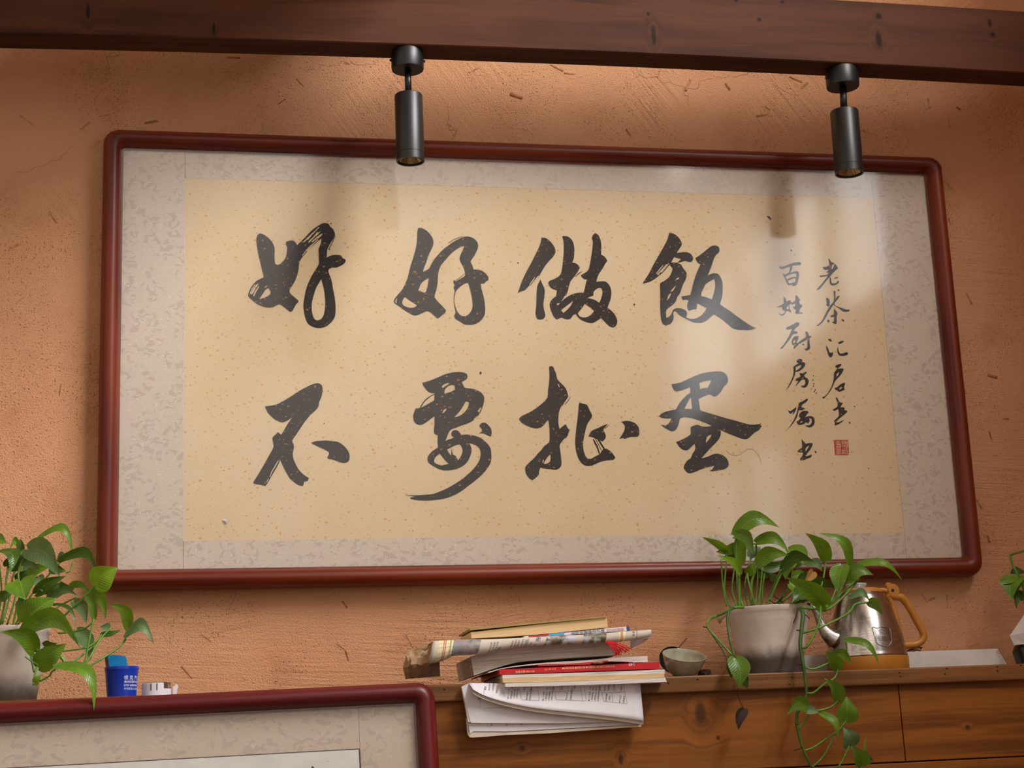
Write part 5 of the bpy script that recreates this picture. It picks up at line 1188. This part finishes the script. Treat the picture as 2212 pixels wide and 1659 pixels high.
def flat_text(parent, body, a, b, hgt, Y, mat, name='printed_text', flip=False, dz=0):
    """a line of print from crop point a towards crop point b"""
    p, q = at(*C4(*a), Y), at(*C4(*b), Y); x = (q - p); x.y = 0; x.normalize(); z = Vector((-x.z, 0, x.x))
    size = hgt * .27125 * mpp(*C4(*a), Y) * 1.15
    return text(name, body, size, lambda u, v: p + x * u + z * v + Vector((0, -.0004, 0)), mat, parent)
LB = lambda v: LEDGE_Z
g = 'books and papers piled on the ledge'
def bk(name, label, cat, u, v, Y): 
    p = at(*C4(u, v), Y); return thing(name, label, cat, (p.x, Y + .08, p.z), g)
# lowest first
m2 = bk('magazine', 'thin white magazine at the foot of the book stack, pages facing out', 'magazine', 1500, 635, -.235)
block(m2, 'page_block', [(852, 611), (1400, 596), (2126, 566)], [(857, 641), (1400, 628), (2140, 601)], -.235, .19, M['pg_mag'])
m1 = bk('magazine', 'two white magazines directly below the red one in the book stack', 'magazine', 1500, 580, -.232)
m1['label'] = 'thick white magazine directly below the red one in the book stack'
block(m1, 'page_block', [(830, 546), (1400, 528), (2122, 503)], [(832, 572), (1400, 556), (2126, 534)], -.230, .19, M['pg_mag'])
block(m1, 'page_block', [(832, 573), (1400, 557), (2118, 535)], [(836, 608), (1400, 594), (2120, 565)], -.232, .19, M['pg_beige'])
rd = bk('magazine', 'red magazine with white print on its spine in the book stack', 'magazine', 1500, 500, -.230)
block(rd, 'cover', [(805, 502), (1400, 475), (2080, 443)], [(808, 543), (1400, 520), (2082, 496)], -.230, .18, M['red'], 0)
flat_text(rd, '知音文摘', (935, 530), (1010, 526), 17, -.230, M['goldprint'])
flat_text(rd, '·精美人生版', (1015, 524), (1090, 521), 12, -.230, M['goldprint'])
flat_text(rd, '2021 年 12 月', (1165, 508), (1250, 504), 14, -.230, M['goldprint'])
flat_text(rd, '●好看的故事 ●传奇人物 ●小说连载 ●情感生活百态人生', (1305, 500), (1640, 486), 14.5, -.230, M['goldprint'])
flat_text(rd, '149', (1885, 448), (1800, 452), 30, -.230, M['print'])
mg = bk('magazine', 'wavy-paged magazine above the red envelope in the book stack', 'magazine', 1800, 420, -.222)
block(mg, 'page_block', [(715, 522), (805, 496), (870, 482), (1150, 449), (1500, 428), (1720, 408), (1985, 394)], [(722, 530), (805, 502), (870, 490), (1110, 464), (1500, 452), (1720, 436), (1900, 447), (1988, 444)], -.220, .17, M['pg_mag'])
env = bk('red_envelope', 'thin red paper envelope tucked above the red magazine', 'envelope', 1400, 455, -.226)
block(env, 'envelope_fold', [(1115, 466), (1400, 452), (1672, 430)], [(1120, 476), (1400, 466), (1675, 442)], -.226, .1, M['red'])
block(env, 'envelope_fold', [(1280, 458), (1520, 450)], [(1282, 468), (1536, 462)], -.2275, .08, M['redprint'])
bd_ = bk('wooden_bead', 'small flat wooden bead lying on the red magazine', 'bead', 1595, 455, -.225)
p = at(*C4(1595, 449), -.229); k = mpp(1290, 1430, -.229) * .271
lathe('bead_body', [(.001, -9 * k), (34 * k, -9 * k), (44 * k, 0), (34 * k, 9 * k), (.001, 9 * k)], p, M['straw'], bd_, 24, False)
tk = bk('thick_book', 'thick sagging book with wavy greyish white page edges in mid stack', 'book', 1200, 380, -.205)
block(tk, 'page_block', [(580, 400), (720, 352), (860, 322), (1200, 297), (1500, 287), (1660, 280), (1745, 300)], [(605, 551), (740, 504), (880, 460), (1000, 437), (1200, 422), (1500, 402), (1745, 388)], -.205, .16, M['pg_white'])
np_ = bk('folded_newspaper', 'folded colour newspaper bent over the thick book, torn left end', 'newspaper', 1200, 300, -.225)
TOPN = [(285, 271), (440, 265), (650, 260), (860, 254), (1200, 238), (1500, 222), (1800, 200), (2020, 184)]
BOTN = [(238, 458), (380, 420), (450, 388), (700, 372), (860, 334), (1200, 302), (1500, 289), (1650, 285), (1850, 268), (2010, 238)]
def npf(Yf):
    tp = [Vector(p) for p in spline([at(*C4(*p), Yf) for p in TOPN], 6)]; bt = [Vector(p) for p in spline([at(*C4(*p), Yf) for p in BOTN], 6)]
    def pick(P, t):
        d = [0]
        for a, b in zip(P, P[1:]): d.append(d[-1] + (b - a).length)
        L = d[-1] * t; k = 0
        while k < len(P) - 2 and d[k + 1] < L: k += 1
        return P[k].lerp(P[k + 1], (L - d[k]) / max(1e-9, d[k + 1] - d[k]))
    def f(t, a, lift=0):
        """t along, a = -1 foot .. 1 top of the rounded fold"""
        p, q = pick(tp, t), pick(bt, t); c = (p + q) / 2; h = (p.z - q.z) / 2
        an = a * math.pi / 2
        return Vector((p.x * (1 + a) / 2 + q.x * (1 - a) / 2, Yf + h * .9 * (1 - math.cos(an)) - lift * math.cos(an), c.z + (h + lift) * math.sin(an)))
    return f
nf = npf(-.240)
NX = 46
rows = []
for a in (None, 1, .8, .6, .4, .2, 0, -.2, -.4, -.6, -.8, -1, 'b'):
    r = []
    for i in range(NX):
        t = i / (NX - 1)
        if a is None: p = nf(t, 1) + Vector((0, .15, -.004))
        elif a == 'b': p = nf(t, -1) + Vector((0, .003, .001))
        else: p = nf(t, a)
        r.append(p)
    rows.append(r)
main = sheet('outer_sheet', rows, M['news'], np_, .0008)
def npatch(name, t0, t1, a0, a1, mat, lift=.0007):
    n = max(2, int((t1 - t0) * 60)); rows = []
    for j in range(7):
        a = a1 + (a0 - a1) * j / 6
        rows.append([nf(t0 + (t1 - t0) * i / n, a, lift) for i in range(n + 1)])
    return sheet(name, rows, mat, main)
tt = lambda u: (u - 270) / 1745
for u0, u1, m_, a0, a1 in ((322, 436, 'cream', -.95, .95), (440, 652, 'photo', -.75, .95), (1172, 1405, 'photo2', -.95, .95), (1466, 1652, 'photo2', -.8, .95), (1755, 1805, 'cream', -.9, .95)):
    npatch('photo_print' if m_ != 'cream' else 'colour_band', tt(u0), tt(u1), a0, a1, M[m_])
for u in (363, 377, 1768, 1780): npatch('red_rule', tt(u), tt(u + 5), -.97, .97, M['redprint'], .0011)
npatch('rule', tt(1897), tt(1900), -.9, .9, M['textink'], .0011)
def ntext(body, u, a, size, mat='textink', rot=90, k=.27125):
    s_ = mpp(1200, 1390, -.236) * .27125
    vs, fs = text_verts(body, size * s_)
    L = 1745 * s_; H = .022
    out = []
    for v in vs:
        x, y = (v.x, v.y) if rot == 0 else (-v.y, v.x) if rot == 90 else (v.y, -v.x)
        out.append(nf(min(1, max(0, tt(u) + x / L)), min(.97, max(-.97, a + y / H * 1.3)), .0012))
    if out: mesh('printed_text', out, fs, M[mat], main)
ntext('史', 1085, .05, 46, 'purple', 0); ntext('学', 1080, -.75, 30, 'purple', 0); ntext('化', 1088, .6, 30, 'purple', 0)
for i, u in enumerate((735, 760, 785)): ntext('客家文化史', u + 10, -.75, 17, rot=90)
for i, u in enumerate((905, 930, 955, 985, 1010, 1025)): ntext('古城历史文', u + 10, -.75 + (i % 2) * .1, 17, rot=90)
ntext('文韵', 825, -.9, 26, rot=90); ntext('区划', 1066, -.7, 24, rot=90); ntext('中外历史研究参考', 425, -.7, 15, rot=90); ntext('新 闻', 1880, -.1, 24, rot=90)
# torn, crumpled left end
def crum(*p): return [at(*C4(u, v), Y) for u, v, Y in p]
t1 = crum((70, 346, -.15), (100, 343, -.155), (135, 351, -.165), (175, 346, -.172), (210, 352, -.18), (232, 338, -.2), (258, 306, -.218), (284, 273, -.238))
t2 = crum((66, 385, -.165), (92, 402, -.18), (130, 396, -.178), (170, 388, -.19), (205, 384, -.2), (228, 372, -.212), (248, 345, -.228), (270, 318, -.242))
t3 = crum((52, 440, -.18), (84, 438, -.205), (106, 424, -.216), (150, 415, -.212), (196, 404, -.218), (228, 400, -.224), (248, 384, -.236), (262, 368, -.243))
t4 = crum((40, 486, -.185), (74, 484, -.212), (101, 462, -.22), (146, 458, -.214), (182, 468, -.219), (212, 452, -.224), (236, 446, -.234), (246, 430, -.242))
t5 = crum((48, 528, -.18), (82, 522, -.205), (118, 516, -.206), (158, 506, -.204), (196, 502, -.208), (222, 488, -.214), (238, 476, -.222), (244, 458, -.236))
t5b = crum((62, 582, -.175), (96, 574, -.19), (130, 572, -.192), (175, 556, -.19), (212, 548, -.192), (236, 530, -.198), (252, 512, -.205), (262, 486, -.212))
sheet('crumpled_end', [t1, t2, t3, t4, t5, t5b], M['shaded_news'], np_, .0006, False)
sheet('lower_sheet', [crum((150, 470, -.17), (230, 455, -.168), (330, 438, -.166)), crum((100, 530, -.17), (220, 515, -.167), (332, 500, -.165)), crum((90, 576, -.175), (210, 566, -.170), (335, 556, -.167))], M['shaded_news'], np_, .0006)
t6 = crum((120, 352, -.15), (180, 320, -.16), (260, 300, -.18), (300, 272, -.2)); t7 = crum((105, 400, -.15), (180, 380, -.17), (240, 370, -.19), (290, 330, -.21))
sheet('inner_sheet', [t6, t7], M['shaded_news'], np_, .0006)
t8 = crum((180, 385, -.20), (215, 358, -.21), (250, 335, -.222), (272, 300, -.232)); t9 = crum((186, 402, -.21), (222, 390, -.22), (255, 372, -.23), (264, 345, -.237))
sheet('inner_sheet', [t8, t9], M['news'], np_, .0006)
tss = bk('tassel', 'bright red thread tassel hanging out under the newspaper fold', 'tassel', 1650, 275, -.24)
for i in range(26):
    f_ = i / 25; x0 = 1648 + 60 * f_; x2 = 1725 + 120 * f_ + random.uniform(-18, 18); y2 = 398 - 55 * f_ + random.uniform(-12, 8)
    pts = [at(*C4(x0, 276 + 4 * f_), -.2425), at(*C4((x0 + x2) / 2 + random.uniform(-8, 16), 318 - 10 * f_ + random.uniform(-8, 8)), -.250), at(*C4(x2, y2), -.247)]
    tube('thread', pts, .0006, M['redthread'], tss, 5, 4)
nr = sheet('newspaper_corner', [crum((1850, 262, -.222), (1940, 250, -.222), (2008, 236, -.222)), crum((1852, 334, -.20), (1930, 300, -.20), (1985, 262, -.20))], M['paper'], np_, .0006)
jr = bk('journal', 'white journal with blue spine end under the beige hardcover', 'journal', 1500, 210, -.225)
block(jr, 'cover', [(1000, 238), (1400, 202), (1838, 157)], [(1005, 248), (1400, 222), (1846, 194)], -.205, .13, M['paper'])
block(jr, 'spine_end', [(1818, 158.5), (1838, 156.5)], [(1822, 195), (1847, 193)], -.2054, .13, M['bluecover'])
block(jr, 'colour_print', [(1205, 217), (1325, 205)], [(1205, 232), (1325, 222)], -.2056, .001, M['cyan'])
block(jr, 'colour_print', [(1040, 234), (1200, 219)], [(1040, 246), (1200, 232)], -.2056, .001, M['redprint'])
flat_text(jr, '消防设施操作与维', (1375, 232), (1640, 206), 30, -.2054, M['textink'])
flat_text(jr, '国家职业资格培训教程编委', (1660, 195), (1810, 180), 10, -.2054, M['redprint']); flat_text(jr, '国家职业资格培训教程编委', (1662, 207), (1812, 192), 10, -.2054, M['redprint'])
bb = bk('hardcover_book', 'thick beige hardcover with mustard cover on top of the stack', 'book', 1100, 200, -.215)
block(bb, 'page_block', [(580, 205), (1100, 145), (1660, 88)], [(585, 254), (1100, 224), (1670, 166)], -.195, .11, M['pg_beige'])
block(bb, 'cover', [(572, 176), (1100, 128), (1660, 77)], [(578, 190), (1100, 138), (1662, 86)], -.199, .12, M['beigecover'])

# papers hanging over the edge of the ledge
pgA = bk('printed_booklet', 'upper printed booklet hanging over the ledge below the books', 'booklet', 1250, 700, -.225)
pgB = bk('printed_booklet', 'lower worn booklet hanging over the ledge, edge showing beneath the other', 'booklet', 1250, 980, -.212)
A0 = [(505, 640), (560, 612), (900, 612), (1300, 612), (1926, 598), (1940, 760), (1955, 905), (1880, 914), (1300, 927), (900, 926), (578, 924), (560, 860), (530, 740)]
def slab4(name, ol, Yf, Yb, mat, parent): return slab(name, [C4(u, v) for u, v in ol], Yf, Yb, mat, parent)
a_ = slab4('page_block', A0, -.2165, -.2105, M['paper'], pgA)
slab4('page_edges', [(503, 640), (548, 618), (562, 720), (575, 925), (556, 920), (535, 790)], -.2155, -.2075, M['paper2'], pgA)
slab4('page_edges', [(576, 916), (900, 920), (1300, 920), (1880, 908), (1880, 917), (1300, 930), (900, 930), (580, 928)], -.2172, -.2160, M['paper2'], pgA)
top = [(562, 610), (700, 612), (900, 611), (1150, 610), (1400, 606), (1650, 602), (1926, 597)]
bot = [(598, 662), (690, 712), (860, 765), (1100, 812), (1400, 845), (1690, 876), (1956, 912)]
rows = []
for j in range(9):
    t = j / 8; r = []
    for i, (a, b) in enumerate(zip(top, bot)):
        Y = -.2178 - .017 * t ** 1.6 * (1 - .55 * i / 6) - (.006 if i == 0 else 0) * t
        r.append(at(*C4(a[0] + (b[0] - a[0]) * t, a[1] + (b[1] - a[1]) * t), Y))
    r = [Vector(p) for p in spline(r, 3)]; rows.append(r)
cp = sheet('curled_page', rows, M['paper'], pgA, .0005)
for dz, nm in ((.006, 'curled_page'), (.012, 'curled_page')):
    rows2 = [[p + Vector((0, .0022 * j / 8 + .0006, -dz * .5 * (j / 8) ** 2)) for p in rows[j]] for j in (4, 5, 6, 7, 8)]
    sheet(nm, rows2, M['paper2'], pgA, .0004)
# print on the curled page: boxed columns and lines of small characters turned on their side
def onpage(u, v):
    """crop pixel -> the curled page"""
    i = 0
    while i < 5 and u > top[i + 1][0] + (bot[i + 1][0] - top[i + 1][0]) * .4: i += 1
    f_ = (u - top[i][0]) / (top[i + 1][0] - top[i][0]); f_ = max(0, min(1, f_))
    vt = top[i][1] + (top[i + 1][1] - top[i][1]) * f_; vb = bot[i][1] + (bot[i + 1][1] - bot[i][1]) * f_
    t = max(0, min(1, (v - vt) / (vb - vt)))
    Y = -.2178 - .017 * t ** 1.6 * (1 - .55 * (i + f_) / 6) - (.006 * (1 - f_) if i == 0 else 0) * t
    return at(*C4(u, v), Y - .0009)
def pline(p, q, w=1.5, fn=onpage, parent=cp):
    p, q = Vector(p), Vector(q); n = max(1, int((q - p).length / 60)); nn = Vector((-(q - p).y, (q - p).x)).normalized() * w / 2
    vs = []; 
    for i in range(n + 1):
        c = p.lerp(q, i / n); vs += [fn(*(c + nn)), fn(*(c - nn))]
    return mesh('rule', vs, [(2 * i, 2 * i + 1, 2 * i + 3, 2 * i + 2) for i in range(n)], M['textink'], parent)
def pcol(body, u, v, size, fn=onpage, parent=cp, mat='textink', up=None):
    vs, fs = text_verts(body, size)
    if vs: mesh('printed_text', [fn(u - p.y * .98 + p.x * .12, v - p.x) for p in vs], fs, M[mat], parent)
for a in (((825, 640), (850, 720)), ((955, 625), (985, 742)), ((1110, 620), (1125, 748)), ((1235, 622), (1262, 745)), ((1350, 620), (1355, 672)), ((1450, 620), (1470, 750)), ((1480, 620), (1500, 752)), ((1600, 618), (1640, 755)), ((1705, 690), (1710, 760)), ((1790, 605), (1825, 775)), ((985, 678), (1095, 675)), ((1250, 680), (1460, 672)), ((1620, 690), (1810, 680)), ((985, 742), (1125, 748)), ((1262, 742), (1500, 752)), ((1640, 755), (1825, 775)), ((680, 710), (690, 640)), ((1285, 620), (1290, 676)), ((1720, 610), (1735, 685))): pline(*a)
cols = [(880, 735, '第二十三条'), (905, 735, '考核检查，按照标准'), (928, 732, '1.考核内容，管理'), (950, 730, '2.考核标准，分项'), (1030, 745, '操作规程'), (1055, 748, '考核检查记录'), (1160, 752, '第二十四条'), (1182, 752, '1.考核培训，发'), (1205, 750, '2.考核制度，分'), (1228, 748, '人员工作职责要求'), (1380, 745, '设备检查要求'), (1345, 745, '作业人员'), (1525, 755, '第二十五条、消防'), (1548, 756, '1.考核标准，岗位'), (1572, 757, '2.考核办法，管理'), (1596, 757, '人员岗位责任制度'), (1660, 755, '应急预案'), (1685, 760, '（消防）'), (1770, 768, '电气火灾'), (1800, 772, '设备操作'), (1010, 668, '检查'), (1065, 668, '规程表'), (1310, 664, '项目'), (1410, 660, '内容'), (1650, 672, '操作步骤标准'), (1680, 672, '考核要点'), (1720, 670, '灭火器材'), (1780, 670, '检查点'), (760, 672, '注意事项'), (790, 690, '使用方法'), (700, 665, '要求'), (730, 668, '安全生产'), (1130, 665, '')]
for u, v, b in cols: pcol(b, u, v, 15.5)
fa = lambda u, v: at(*C4(u, v), -.2169)
for a in (((655, 700), (652, 805)), ((690, 808), (930, 806)), ((905, 765), (910, 806)), ((930, 770), (935, 806)), ((1030, 800), (1120, 806))): pline(*a, fn=fa, parent=a_)
for u, v, b in ((645, 745, '操作考核'), (970, 803, '二、考'), (990, 804, '1.检'), (1010, 804, '2.操'), (960, 804, '标准')): pcol(b, u, v, 15.5, fa, a_)
B0 = [(540, 890), (578, 915), (1300, 918), (1932, 912), (1937, 955), (1700, 972), (1500, 986), (1250, 1006), (1000, 1012), (850, 1022), (700, 1040), (572, 1043), (554, 1024)]
b_ = slab4('page_block', B0, -.2085, -.2035, M['paper2'], pgB)
slab4('page_edges', [(556, 1010), (600, 1000), (860, 1003), (1200, 985), (1500, 968), (1935, 945), (1936, 957), (1500, 988), (1200, 1010), (860, 1024), (600, 1044), (570, 1042)], -.2105, -.2090, M['paper2'], pgB)
slab4('cover_sheet', [(560, 930), (1300, 932), (1930, 918), (1934, 938), (1500, 962), (1200, 978), (860, 996), (600, 995), (572, 1015)], -.2118, -.2110, M['paper'], pgB)
fb = lambda u, v: at(*C4(u, v), -.2122)
for u, v, b in ((715, 958, '一、'), (748, 955, '规定'), (870, 952, '检查'), (990, 946, '要，'), (1165, 940, '火')): pcol(b, u, v, 15.5, fb, b_)
